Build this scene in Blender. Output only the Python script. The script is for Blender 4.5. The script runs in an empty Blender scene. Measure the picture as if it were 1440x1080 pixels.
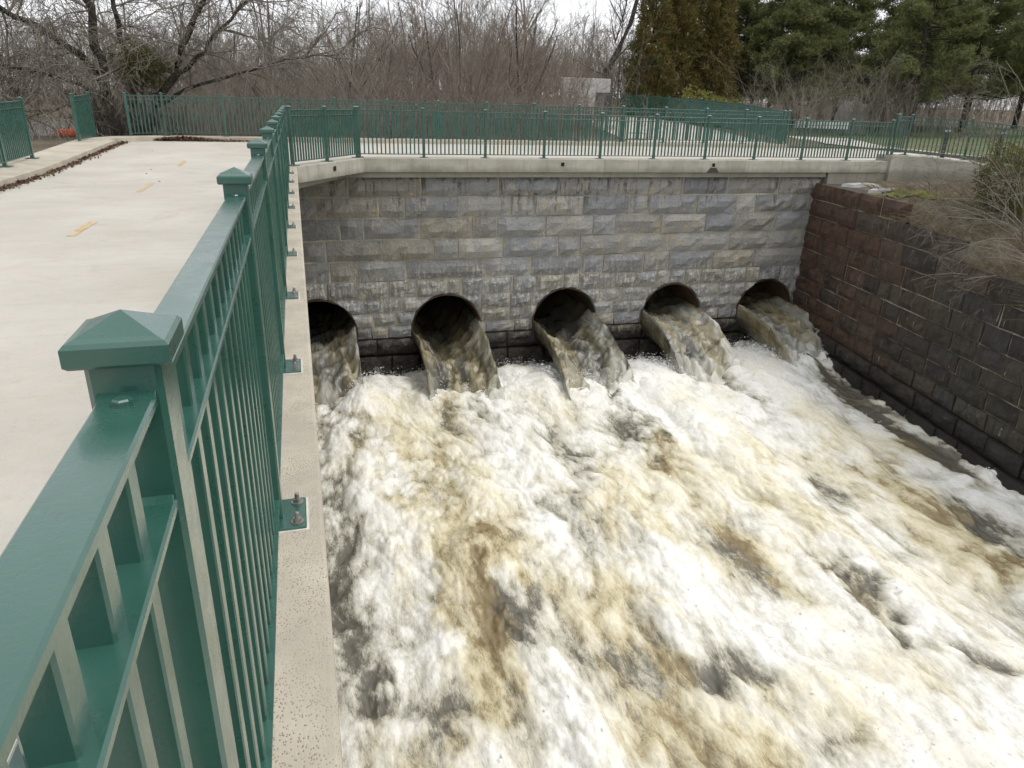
import bpy, math, random
import numpy as np
from mathutils import Matrix, Vector
R = math.radians
sc = bpy.context.scene
col = sc.collection

# ------------------------------------------------------------------ camera, sky, sun, exposure
PITCH, YAW, ROLL = 0.3789, 0.2911, 0.0289
fw = Vector((math.sin(YAW)*math.cos(PITCH), math.cos(YAW)*math.cos(PITCH), -math.sin(PITCH)))
rt = Vector((math.cos(YAW), -math.sin(YAW), 0)); up = rt.cross(fw)
r2 = rt*math.cos(ROLL) + up*math.sin(ROLL); u2 = up*math.cos(ROLL) - rt*math.sin(ROLL)
cam_d = bpy.data.cameras.new('camera'); cam = bpy.data.objects.new('camera', cam_d); col.objects.link(cam)
M4 = Matrix(((r2.x, u2.x, -fw.x, 0.1945), (r2.y, u2.y, -fw.y, -0.8225), (r2.z, u2.z, -fw.z, 1.5243), (0, 0, 0, 1)))
cam.matrix_world = M4
cam_d.sensor_width = 36; cam_d.lens = 998.09/1440*36; cam_d.clip_start = 0.02; cam_d.clip_end = 3000
sc.camera = cam

w = bpy.data.worlds.new('World'); sc.world = w; w.use_nodes = True
nt = w.node_tree; nt.nodes.clear()
SUN_EL, SUN_AZ = R(52), R(-35)
sky = nt.nodes.new('ShaderNodeTexSky'); sky.sky_type = 'NISHITA'; sky.sun_disc = False
sky.sun_elevation = SUN_EL; sky.sun_rotation = SUN_AZ; sky.air_density = 1.0; sky.dust_density = 2.5
hs = nt.nodes.new('ShaderNodeHueSaturation'); hs.inputs['Saturation'].default_value = 0.45; hs.inputs['Value'].default_value = 0.9
tc = nt.nodes.new('ShaderNodeTexCoord'); mp = nt.nodes.new('ShaderNodeMapping'); mp.inputs['Scale'].default_value = (1.0, 1.0, 3.0)
cn = nt.nodes.new('ShaderNodeTexNoise'); cn.inputs['Scale'].default_value = 4.0; cn.inputs['Detail'].default_value = 6
cr = nt.nodes.new('ShaderNodeValToRGB'); cr.color_ramp.elements[0].position = .36; cr.color_ramp.elements[0].color = (.42,.42,.42,1); cr.color_ramp.elements[1].position = .62; cr.color_ramp.elements[1].color = (.96,.96,.96,1)
mxw = nt.nodes.new('ShaderNodeMix'); mxw.data_type = 'RGBA'; mxw.inputs[7].default_value = (10.2, 10.35, 10.7, 1)
bg = nt.nodes.new('ShaderNodeBackground'); bg.inputs['Strength'].default_value = 0.1
wo = nt.nodes.new('ShaderNodeOutputWorld')
L = nt.links.new
L(sky.outputs[0], hs.inputs['Color']); L(tc.outputs['Generated'], mp.inputs['Vector']); L(mp.outputs[0], cn.inputs['Vector'])
L(cn.outputs['Fac'], cr.inputs[0]); L(cr.outputs[0], mxw.inputs[0]); L(hs.outputs[0], mxw.inputs[6]); 
sz = nt.nodes.new('ShaderNodeSeparateXYZ'); L(tc.outputs['Generated'], sz.inputs[0]); mr = nt.nodes.new('ShaderNodeMapRange'); mr.inputs[1].default_value = -.03; mr.inputs[2].default_value = .01; L(sz.outputs[2], mr.inputs[0])
mxg = nt.nodes.new('ShaderNodeMix'); mxg.data_type = 'RGBA'; mxg.inputs[6].default_value = (.9,.8,.65,1); L(mr.outputs[0], mxg.inputs[0]); L(mxw.outputs[2], mxg.inputs[7]); L(mxg.outputs[2], bg.inputs['Color']); L(bg.outputs[0], wo.inputs['Surface'])
sun_d = bpy.data.lights.new('sun', 'SUN'); sun_d.energy = 1.2; sun_d.angle = R(22); sun_d.color = (1, .96, .9)
sun = bpy.data.objects.new('sun', sun_d); col.objects.link(sun)
sdir = Vector((math.sin(SUN_AZ)*math.cos(SUN_EL), math.cos(SUN_AZ)*math.cos(SUN_EL), math.sin(SUN_EL)))
sdir = Vector((0.46, -0.20, 0.87)).normalized()
sky.sun_elevation = math.asin(sdir.z); sky.sun_rotation = math.atan2(sdir.x, sdir.y)
sun.rotation_euler = (-sdir).to_track_quat('-Z', 'Y').to_euler()
vs = sc.view_settings; vs.view_transform = 'Standard'; vs.look = 'None'; vs.exposure = 0.40; vs.gamma = 1; vs.use_curve_mapping = False
sc.cycles.use_adaptive_sampling = True; sc.cycles.adaptive_threshold = .025; sc.cycles.max_bounces = 6; sc.cycles.diffuse_bounces = 2; sc.cycles.glossy_bounces = 3; sc.cycles.transmission_bounces = 3; sc.cycles.transparent_max_bounces = 6

# ------------------------------------------------------------------ helpers
def tag(o, label=None, cat=None, group=None, kind=None):
    if label: o['label'] = label
    if cat: o['category'] = cat
    if group: o['group'] = group
    if kind: o['kind'] = kind
    return o
def empty(name, loc=(0,0,0), rz=0):
    o = bpy.data.objects.new(name, None); o.empty_display_size = .2; o.location = loc; o.rotation_euler = (0,0,rz); col.objects.link(o); return o
def link(name, me, parent=None, loc=(0,0,0), rot=(0,0,0), scale=(1,1,1)):
    o = bpy.data.objects.new(name, me); col.objects.link(o); o.parent = parent
    o.location = loc; o.rotation_euler = rot; o.scale = scale; return o
def mesh_np(name, V, F, mat, smooth=False):
    """V (n,3) array, F (m,3) or (m,4) int array"""
    V = np.asarray(V, dtype=np.float32); F = np.asarray(F, dtype=np.int32)
    me = bpy.data.meshes.new(name); k = F.shape[1]
    me.vertices.add(len(V)); me.vertices.foreach_set('co', V.ravel())
    me.loops.add(F.size); me.loops.foreach_set('vertex_index', F.ravel())
    me.polygons.add(len(F)); me.polygons.foreach_set('loop_start', np.arange(0, F.size, k, dtype=np.int32)); me.polygons.foreach_set('loop_total', np.full(len(F), k, dtype=np.int32))
    me.polygons.foreach_set('use_smooth', np.full(len(F), bool(smooth)))
    me.update(calc_edges=True); me.validate()
    if mat: me.materials.append(mat)
    return me
class MB:
    def __init__(s): s.v = []; s.f = []
    def add(s, vs_, fs):
        b = len(s.v); s.v += [tuple(p) for p in vs_]; s.f += [tuple(i+b for i in f) for f in fs]; return s
    def box(s, x0, x1, y0, y1, z0, z1, bev=0):
        if bev <= 0:
            return s.add([(x0,y0,z0),(x1,y0,z0),(x1,y1,z0),(x0,y1,z0),(x0,y0,z1),(x1,y0,z1),(x1,y1,z1),(x0,y1,z1)],
                [(0,3,2,1),(4,5,6,7),(0,1,5,4),(1,2,6,5),(2,3,7,6),(3,0,4,7)])
        b = bev; V = []
        def ring(dx, z): return [(x0+dx,y0+b,z),(x0+b,y0+dx,z),(x1-b,y0+dx,z),(x1-dx,y0+b,z),(x1-dx,y1-b,z),(x1-b,y1-dx,z),(x0+b,y1-dx,z),(x0+dx,y1-b,z)]
        def ring2(z): return [(x0+b,y0+b,z),(x0+b,y0+b,z),(x1-b,y0+b,z),(x1-b,y0+b,z),(x1-b,y1-b,z),(x1-b,y1-b,z),(x0+b,y1-b,z),(x0+b,y1-b,z)]
        m = b*.45
        rs = [[(x0+b,y0+b,z0),(x1-b,y0+b,z0),(x1-b,y1-b,z0),(x0+b,y1-b,z0)], ring(0,z0+b), ring(0,z1-b), [(x0+b,y0+b,z1),(x1-b,y0+b,z1),(x1-b,y1-b,z1),(x0+b,y1-b,z1)]]
        V = rs[0]+rs[1]+rs[2]+rs[3]
        F = [(3,2,1,0),(20,21,22,23)]
        for i in range(8): F.append((4+i,4+(i+1)%8,12+(i+1)%8,12+i))
        for k in range(4):
            a = 4+2*k; F.append((k,4+(2*k+1)%8,4+(2*k)%8)) ; F.append((k,(k+1)%4,4+(2*k+2)%8,4+(2*k+1)%8))
            F.append((20+k,12+(2*k)%8,12+(2*k+1)%8)); F.append((20+k,12+(2*k+1)%8,12+(2*k+2)%8,20+(k+1)%4))
        return s.add(V, F)
    def lathe(s, prof, n=16, c=(0,0,0)):
        V = []; F = []
        for r, z in prof:
            for i in range(n):
                a = 2*math.pi*i/n; V.append((c[0]+r*math.cos(a), c[1]+r*math.sin(a), c[2]+z))
        for k in range(len(prof)-1):
            for i in range(n): F.append((k*n+i, k*n+(i+1)%n, (k+1)*n+(i+1)%n, (k+1)*n+i))
        F.append(tuple(range(n-1,-1,-1))); F.append(tuple((len(prof)-1)*n+i for i in range(n)))
        return s.add(V, F)
    def prism(s, poly, z0, z1):
        n = len(poly)
        return s.add([(x,y,z0) for x,y in poly]+[(x,y,z1) for x,y in poly], [tuple(range(n-1,-1,-1)), tuple(range(n,2*n))]+[(i,(i+1)%n,n+(i+1)%n,n+i) for i in range(n)])
    def mesh(s, name, mat, smooth=False):
        me = bpy.data.meshes.new(name); me.from_pydata(s.v, [], s.f); me.update()
        if mat: me.materials.append(mat)
        if smooth: me.polygons.foreach_set('use_smooth', [True]*len(me.polygons))
        return me
    def build(s, name, mat, parent=None, smooth=False, **k):
        return link(name, s.mesh(name, mat, smooth), parent, **k)

_P = np.random.RandomState(7).permutation(256); _P = np.concatenate([_P, _P, _P])
def perlin(x, y, seed=0):
    x = np.asarray(x, dtype=np.float64) + seed*17.31; y = np.asarray(y, dtype=np.float64) + seed*9.77
    xi = np.floor(x).astype(int); yi = np.floor(y).astype(int); xf = x-xi; yf = y-yi
    u = xf*xf*xf*(xf*(xf*6-15)+10); v = yf*yf*yf*(yf*(yf*6-15)+10)
    def g(ix, iy, dx, dy):
        h = _P[(_P[ix & 255] + iy) & 255]*(2*math.pi/256); return np.cos(h)*dx + np.sin(h)*dy
    n00 = g(xi,yi,xf,yf); n10 = g(xi+1,yi,xf-1,yf); n01 = g(xi,yi+1,xf,yf-1); n11 = g(xi+1,yi+1,xf-1,yf-1)
    return ((n00*(1-u)+n10*u)*(1-v) + (n01*(1-u)+n11*u)*v)*1.4
def fbm(x, y, oct=4, seed=0, gain=.5):
    s = 0; a = 1; f = 1
    for o in range(oct): s = s + a*perlin(x*f, y*f, seed+o*3); a *= gain; f *= 2.03
    return s
def sstep(a, b, x):
    t = np.clip((np.asarray(x, dtype=float)-a)/(b-a), 0, 1); return t*t*(3-2*t)
def grid_faces(nr, nc):
    i = np.arange(nr-1)[:,None]*nc + np.arange(nc-1)[None,:]
    return np.stack([i, i+1, i+nc+1, i+nc], -1).reshape(-1, 4)
def tubes(P, Rr, n=4):
    """P (N,K,3) polylines, Rr (N,K) radii -> V,F"""
    P = np.asarray(P, float); Rr = np.asarray(Rr, float); N, K, _ = P.shape
    T = np.gradient(P, axis=1); T /= np.linalg.norm(T, axis=2, keepdims=True)+1e-9
    ref = np.where(np.abs(T[...,2:3]) > .9, np.array([1.,0,0]), np.array([0,0,1.]))
    A = np.cross(T, ref); A /= np.linalg.norm(A, axis=2, keepdims=True)+1e-9; B = np.cross(T, A)
    a = np.arange(n)*2*math.pi/n
    V = P[:,:,None,:] + Rr[:,:,None,None]*(A[:,:,None,:]*np.cos(a)[None,None,:,None] + B[:,:,None,:]*np.sin(a)[None,None,:,None])
    base = (np.arange(N)[:,None,None]*K + np.arange(K-1)[None,:,None])*n; j = np.arange(n)[None,None,:]; j2 = (j+1) % n
    F = np.stack([base+j, base+j2, base+n+j2, base+n+j], -1).reshape(-1,4)
    return V.reshape(-1,3), F
def join(parts):
    Vs = []; Fs = []; b = 0
    for V, F in parts:
        if len(V) == 0: continue
        if F.shape[1] == 3: F = np.concatenate([F, F[:,2:3]], 1) if False else F
        Vs.append(V); Fs.append(F+b); b += len(V)
    return np.concatenate(Vs), np.concatenate(Fs)

# ------------------------------------------------------------------ materials
class G:
    def __init__(s, name):
        s.m = bpy.data.materials.new(name); s.m.use_nodes = True; s.t = s.m.node_tree; s.t.nodes.clear()
        s.out = s.t.nodes.new('ShaderNodeOutputMaterial'); s.b = s.t.nodes.new('ShaderNodeBsdfPrincipled'); s.t.links.new(s.b.outputs[0], s.out.inputs['Surface'])
        s.geo = s.t.nodes.new('ShaderNodeNewGeometry'); s.pos = s.geo.outputs['Position']
    def n(s, ty): return s.t.nodes.new(ty)
    def l(s, a, b): s.t.links.new(a, b)
    def put(s, sock, v):
        if isinstance(v, bpy.types.NodeSocket): s.l(v, sock)
        elif isinstance(v, (tuple, list)): sock.default_value = (*v, 1) if len(v) == 3 and sock.type == 'RGBA' else v
        else: sock.default_value = v
    def map(s, scale, vec=None, rot=(0,0,0)):
        m = s.n('ShaderNodeMapping'); m.inputs['Scale'].default_value = scale; m.inputs['Rotation'].default_value = rot; s.l(vec or s.pos, m.inputs['Vector']); return m.outputs[0]
    def noise(s, scale, detail=4, rough=.55, vec=None, dist=0):
        k = s.n('ShaderNodeTexNoise'); k.inputs['Scale'].default_value = scale; k.inputs['Detail'].default_value = detail; k.inputs['Roughness'].default_value = rough; k.inputs['Distortion'].default_value = dist
        s.l(vec or s.pos, k.inputs['Vector']); return k.outputs['Fac']
    def vor(s, scale, vec=None, feat='F1', out='Distance'):
        k = s.n('ShaderNodeTexVoronoi'); k.feature = feat; k.inputs['Scale'].default_value = scale; s.l(vec or s.pos, k.inputs['Vector']); return k.outputs[out]
    def ramp(s, fac, stops, interp='LINEAR'):
        k = s.n('ShaderNodeValToRGB'); cr = k.color_ramp; cr.interpolation = interp
        while len(cr.elements) < len(stops): cr.elements.new(.5)
        for e, (p, c) in zip(cr.elements, stops):
            e.position = p; e.color = (c, c, c, 1) if isinstance(c, (int, float)) else (*c, 1)
        s.l(fac, k.inputs[0]); return k.outputs[0]
    def mix(s, fac, a, b, mode='MIX'):
        k = s.n('ShaderNodeMix'); k.data_type = 'RGBA'; k.blend_type = mode
        s.put(k.inputs[0], fac); s.put(k.inputs[6], a); s.put(k.inputs[7], b); return k.outputs[2]
    def math(s, op, a, b=0.0, clamp=False):
        k = s.n('ShaderNodeMath'); k.operation = op; k.use_clamp = clamp; s.put(k.inputs[0], a); s.put(k.inputs[1], b); return k.outputs[0]
    def sep(s, vec=None):
        k = s.n('ShaderNodeSeparateXYZ'); s.l(vec or s.pos, k.inputs[0]); return k.outputs
    def rng(s, v, a, b, c=0., d=1.):
        k = s.n('ShaderNodeMapRange'); k.interpolation_type = 'SMOOTHSTEP'; s.put(k.inputs[0], v)
        for i, q in enumerate((a, b, c, d)): k.inputs[1+i].default_value = q
        return k.outputs[0]
    def attr(s, name):
        k = s.n('ShaderNodeAttribute'); k.attribute_name = name; return k
    def obj(s): return s.n('ShaderNodeObjectInfo')
    def bump(s, h, dist=.01, strength=.6, prev=None):
        k = s.n('ShaderNodeBump'); k.inputs['Distance'].default_value = dist; k.inputs['Strength'].default_value = strength; s.l(h, k.inputs['Height'])
        if prev is not None: s.l(prev, k.inputs['Normal'])
        return k.outputs[0]
    def done(s, color=None, rough=.8, normal=None, spec=None, metal=None, **kw):
        if color is not None: s.put(s.b.inputs['Base Color'], color)
        s.put(s.b.inputs['Roughness'], rough)
        if normal is not None: s.l(normal, s.b.inputs['Normal'])
        if spec is not None: s.b.inputs['Specular IOR Level'].default_value = spec
        if metal is not None: s.b.inputs['Metallic'].default_value = metal
        for k, v in kw.items(): s.put(s.b.inputs[k.replace('_', ' ')], v)
        return s.m

def m_green():
    g = G('green_paint')
    n = g.noise(3, 4); f = g.noise(60, 3); sc_ = g.noise(9, 5, .7, g.map((1,.15,1), rot=(.4,.3,.8)))
    c = g.mix(g.rng(n,.35,.7), (.021,.083,.061), (.030,.105,.079))
    c = g.mix(g.rng(f,.62,.8,0,.35), c, (.045,.10,.088))
    c = g.mix(g.rng(sc_,.70,.75,0,.4), c, (.16,.22,.2))
    gr = g.noise(6, 6, .75, None, .5); c = g.mix(g.rng(gr,.55,.75,0,.45), c, (.03,.05,.04)); rs_ = g.noise(34, 4, .7); c = g.mix(g.math('MULTIPLY', g.rng(rs_,.66,.70), g.rng(gr,.5,.6,0,.7)), c, (.11,.06,.03))
    return g.done(c, g.rng(gr,.3,.75,.22,.45), g.bump(g.noise(180,2), .0008, .5), Coat_Weight=.65, Coat_Roughness=.2, Coat_IOR=1.55)
def m_path():
    g = G('path_concrete')
    big = g.noise(.5, 5); mid = g.noise(3, 6, .7); st = g.noise(1.2, 6, .65, g.map((.35, 5, 1))); fine = g.noise(90, 3, .7)
    c = g.mix(g.rng(big,.3,.7), (.44,.41,.355), (.52,.49,.435))
    c = g.mix(g.rng(mid,.45,.75,0,.4), c, (.40,.365,.305)); c = g.mix(g.rng(st,.52,.74,0,.28), c, (.36,.33,.285)); blot = g.noise(.9, 7, .72, None, .6); c = g.mix(g.rng(blot,.52,.72,0,.6), c, (.37,.33,.265)); cr_ = g.noise(1.7, 8, .75, None, 1.2); c = g.mix(g.rng(g.math('ABSOLUTE', g.math('SUBTRACT', cr_, .5)),.006,.0,0,.35), c, (.25,.22,.18))
    c = g.mix(g.rng(fine,.55,.75,0,.35), c, (.38,.35,.29))
    sp = g.vor(7); c = g.mix(g.rng(sp,.035,.015,0,.8), c, (.12,.09,.07))
    return g.done(c, .88, g.bump(fine, .003, .6))
def m_kerb(name='kerb_concrete', dark=1.0):
    g = G(name)
    n = g.noise(2.2, 5, .65); f = g.noise(70, 3, .7)
    c = g.mix(g.rng(n,.35,.7), tuple(dark*a for a in (.40,.36,.29)), tuple(dark*a for a in (.52,.47,.38)))
    pit = g.vor(130, g.map((1,.7,1))); pm = g.noise(1.6, 3); 
    c = g.mix(g.math('MULTIPLY', g.rng(pit,.33,.20,0,.85), g.rng(g.noise(2.3, 4, .65),.34,.60)), c, (.16,.11,.075))
    c = g.mix(g.rng(f,.55,.8,0,.4), c, (.30,.25,.18))
    rust = g.noise(26, 4, .6); c = g.mix(g.rng(rust,.66,.74,0,.55), c, (.36,.2,.08))
    nb = g.bump(pit, .004, .35, g.bump(f, .003, .5))
    return g.done(c, .9, nb)
def m_slab():
    g = G('slab_concrete')
    z = g.sep()[2]
    n = g.noise(1.5, 6, .65); st = g.noise(2.2, 6, .7, g.map((3,3,.25))); hz = g.noise(3, 5, .6, g.map((.35,.35,5)))
    c = g.mix(g.rng(n,.3,.7), (.34,.325,.27), (.45,.43,.365))
    c = g.mix(g.rng(st,.5,.72,0,.6), c, (.19,.175,.13)); c = g.mix(g.rng(hz,.55,.75,0,.45), c, (.25,.245,.2))
    low = g.rng(g.math('ADD', z, g.math('MULTIPLY', n, .3)), -.02, -.24)
    c = g.mix(g.math('MULTIPLY', low, .55), c, (.13,.12,.09))
    f = g.noise(60, 3, .7); c = g.mix(g.rng(f,.55,.8,0,.3), c, (.2,.18,.15))
    return g.done(c, .92, g.bump(g.noise(25, 5, .7), .006, .6))
def m_stone():
    g = G('granite'); o = g.obj(); z = g.sep()[2]
    fine = g.noise(38, 5, .75); mid = g.noise(6, 6, .7); big = g.noise(1.1, 5, .6); str_ = g.noise(2.4, 6, .7, g.map((2.6,2.6,.22))); str2 = g.noise(5.5, 5, .7, g.map((2.2,2.2,.3)))
    c = g.mix(g.rng(mid,.3,.72,0,.75), o.outputs['Color'], g.mix(.5, o.outputs['Color'], (.33,.33,.32)))
    c = g.mix(g.rng(fine,.5,.72,0,.65), c, (.085,.085,.085)); c = g.mix(g.rng(fine,.46,.3,0,.5), c, (.42,.41,.39))
    # rain soot running from the joint lines, brown iron runs, pale lime runs
    c = g.mix(g.math('MULTIPLY', g.rng(str_,.50,.68), g.rng(g.math('ADD', z, g.math('MULTIPLY', big, 2.6)), -.9, .5, 0., .9)), c, (.04,.037,.032))
    c = g.mix(g.math('MULTIPLY', g.rng(str2,.50,.64), g.rng(big,.46,.60,0,.8)), c, (.46,.39,.23))
    lime = g.math('MULTIPLY', g.rng(str2,.47,.58), g.math('MULTIPLY', g.rng(z,-2.9,-3.55), g.rng(z,-5.3,-4.3)))
    spl = g.noise(14, 5, .75); lime = g.math('MULTIPLY', lime, g.rng(spl,.36,.56))
    c = g.mix(g.math('MULTIPLY', lime, .68), c, (.62,.60,.53))
    wet = g.rng(g.math('ADD', z, g.math('MULTIPLY', mid, .7)), -4.75, -5.15)
    c = g.mix(wet, c, g.mix(g.rng(mid,.45,.65), (.016,.014,.011), (.05,.035,.02)))
    rock = g.noise(9, 7, .68, None, .4); nb = g.bump(rock, .12, .85, g.bump(fine, .012, .6))
    return g.done(c, g.mix(wet, (.9,)*3, (.35,)*3), nb)
def m_mortar(name, a, b, wetz):
    g = G(name); z = g.sep()[2]; n = g.noise(1.3, 6, .7); f = g.noise(30, 4, .7)
    c = g.mix(g.rng(n,.35,.65), a, b); c = g.mix(g.rng(f,.5,.75,0,.5), c, (.16,.14,.1))
    wet = g.rng(z, wetz+.3, wetz-.3); c = g.mix(wet, c, (.02,.017,.012))
    return g.done(c, .95, g.bump(f, .01, .6))
def m_darkstone():
    g = G('stained_stone'); o = g.obj(); z = g.sep()[2]
    fine = g.noise(30, 5, .75); mid = g.noise(4, 6, .7); st = g.noise(3.2, 6, .7, g.map((3,3,.25))); big = g.noise(.8, 4)
    c = g.mix(g.rng(mid,.42,.75,0,.45), o.outputs['Color'], (.08,.07,.055))
    c = g.mix(g.rng(st,.50,.66,0,.75), c, (.018,.016,.015)); c = g.mix(g.rng(st,.42,.32,0,.5), c, (.13,.125,.095)); bl = g.noise(2.1, 6, .7, None, .5); c = g.mix(g.rng(bl,.56,.70,0,.5), c, (.13,.122,.09)); c = g.mix(g.rng(bl,.44,.36,0,.8), c, (.022,.02,.018))
    c = g.mix(g.math('MULTIPLY', g.rng(mid,.58,.72), g.rng(big,.45,.6,0,.6)), c, (.14,.05,.022))
    moss = g.noise(7, 5, .7); c = g.mix(g.rng(moss,.62,.72,0,.5), c, (.10,.11,.035))
    c = g.mix(g.rng(fine,.62,.72,0,.5), c, (.22,.21,.18))
    lime = g.noise(2.8, 6, .75, g.map((2.5,2.5,.35)), .3); c = g.mix(g.rng(lime,.62,.69,0,.65), c, (.50,.48,.41)); lime2 = g.noise(6, 6, .8, g.map((1.6,1.6,.5)), .3); c = g.mix(g.rng(lime2,.63,.70,0,.55), c, (.42,.40,.32))
    wet = g.rng(g.math('ADD', z, g.math('MULTIPLY', mid, .9)), -4.6, -5.1); c = g.mix(wet, c, (.018,.014,.010))
    return g.done(c, g.mix(wet, (.85,)*3, (.4,)*3), g.bump(g.noise(7, 7, .70), .13, .9, g.bump(fine, .006, .5)))
def m_simple(name, a, b, scale=5, rough=.8, bump=.004, fine=60, **kw):
    g = G(name); n = g.noise(scale, 5, .65); f = g.noise(fine, 3, .7)
    c = g.mix(g.rng(n,.35,.68), a, b); c = g.mix(g.rng(f,.55,.8,0,.3), c, tuple(x*.5 for x in a))
    return g.done(c, rough, g.bump(f, bump, .6) if bump else None, **kw)
def m_bark(name, a, b):
    g = G(name); n = g.noise(14, 5, .7, g.map((1,1,.25))); big = g.noise(.6, 3)
    c = g.mix(g.rng(n,.35,.65), a, b); c = g.mix(g.rng(big,.4,.65,0,.5), c, tuple(x*.62 for x in b))
    return g.done(c, .95, g.bump(n, .012, .7))
def m_leaf(name, a, b, c2=None):
    g = G(name); n = g.noise(1.2, 4, .6); f = g.noise(14, 3, .7)
    c = g.mix(g.rng(n,.35,.65), a, b); c = g.mix(g.rng(f,.4,.65,0,.8), c, c2 or tuple(x*.55 for x in a))
    m = g.done(c, .6); 
    tr = g.n('ShaderNodeBsdfTranslucent'); g.put(tr.inputs['Color'], c); mx = g.n('ShaderNodeMixShader'); mx.inputs[0].default_value = .32
    g.l(g.b.outputs[0], mx.inputs[1]); g.l(tr.outputs[0], mx.inputs[2]); g.l(mx.outputs[0], g.out.inputs['Surface'])
    return m
def m_ground():
    g = G('leaf_litter_ground'); n = g.noise(.35, 5, .65); f = g.noise(9, 5, .75); l = g.vor(14, None, 'F1', 'Color')
    c = g.mix(g.rng(n,.35,.65), (.105,.078,.05), (.15,.125,.085)); c = g.mix(g.rng(f,.45,.7,0,.8), c, (.06,.043,.028))
    c = g.mix(.18, c, l, 'OVERLAY'); c = g.mix(g.rng(g.noise(.22, 4),.58,.72,0,.3), c, (.085,.09,.04))
    return g.done(c, .95, g.bump(f, .04, .8))
def m_lawn():
    g = G('lawn'); n = g.noise(.6, 5, .65); f = g.noise(12, 5, .75)
    c = g.mix(g.rng(n,.35,.65), (.07,.105,.025), (.125,.135,.045)); c = g.mix(g.rng(f,.5,.75,0,.6), c, (.15,.12,.07))
    return g.done(c, .95, g.bump(f, .04, .8))
def m_river():
    g = G('river_water'); w1 = g.noise(2.2, 4, .6, g.map((.5,2.2,1)))
    return g.done((.03,.03,.025), .08, g.bump(w1, .25, .9))
def m_water():
    g = G('white_water')
    fa = g.attr('foam').outputs['Fac']; ta = g.attr('tan').outputs['Fac']
    v = g.map((1.0,.36,.8)); v2 = g.map((1.0,.30,.7), rot=(0,0,.10))
    lace = g.noise(2.2, 8, .66, v, .8); lace2 = g.noise(10, 8, .74, v2, .6); fine = g.noise(42, 6, .82, v2)
    k = g.math('ADD', fa, g.math('MULTIPLY', g.math('SUBTRACT', lace, .5), .80)); k = g.math('ADD', k, g.math('MULTIPLY', g.math('SUBTRACT', lace2, .5), .75)); k = g.math('ADD', k, g.math('MULTIPLY', g.math('SUBTRACT', fine, .5), .7))
    t = g.math('ADD', ta, g.math('MULTIPLY', g.math('SUBTRACT', lace2, .5), .7)); t = g.math('ADD', t, g.math('MULTIPLY', g.math('SUBTRACT', g.noise(1.1, 5, .6, v), .5), .9)); t = g.math('ADD', t, g.math('MULTIPLY', g.math('SUBTRACT', fine, .5), .5))
    dark = g.mix(g.rng(t,.35,.8), (.13,.12,.092), (.25,.19,.095))
    thin = g.mix(g.rng(t,.2,.85), (.52,.495,.40), (.54,.47,.29))
    cream = g.mix(g.rng(t,.1,.85), (.94,.93,.885), (.85,.80,.62))
    fib = g.noise(20, 8, .82, g.map((1.0,.38,.6), rot=(0,0,-.08)), .8); fib2 = g.noise(3.4, 7, .72, g.map((1.0,.42,.6)), .9)
    cream = g.mix(g.rng(fib,.56,.36,0,.5), cream, g.mix(g.rng(t,.2,.7), (.70,.685,.62), (.62,.56,.40)))
    cream = g.mix(g.rng(fib2,.52,.36,0,.5), cream, g.mix(g.rng(t,.2,.7), (.74,.725,.66), (.66,.59,.42)))
    c = g.mix(g.rng(k,.06,.42), dark, thin); c = g.mix(g.rng(k,.28,.74), c, cream)
    rough = g.rng(k,.2,.7,.25,.8)
    h = g.math('ADD', g.math('MULTIPLY', lace2, .7), g.math('MULTIPLY', fine, .4))
    return g.done(c, rough, g.bump(h, .026, .6))
def m_jet():
    g = G('jet_water'); fa = g.attr('foam').outputs['Fac']
    uv = g.attr('flow').outputs['Vector']
    a = g.noise(3.4, 7, .64, uv, .35); b = g.noise(13, 6, .70, uv, .25)
    k = g.math('ADD', fa, g.math('MULTIPLY', g.math('SUBTRACT', a, .5), .75)); k = g.math('ADD', k, g.math('MULTIPLY', g.math('SUBTRACT', b, .5), .5))
    t = g.noise(1.1, 4, .6, uv)
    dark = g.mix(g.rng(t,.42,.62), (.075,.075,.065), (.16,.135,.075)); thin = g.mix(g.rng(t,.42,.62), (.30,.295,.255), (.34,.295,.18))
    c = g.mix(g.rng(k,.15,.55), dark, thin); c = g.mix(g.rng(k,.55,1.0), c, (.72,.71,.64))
    return g.done(c, g.rng(k,.2,.7,.12,.5), g.bump(g.math('ADD', a, b), .035, .5))
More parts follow.
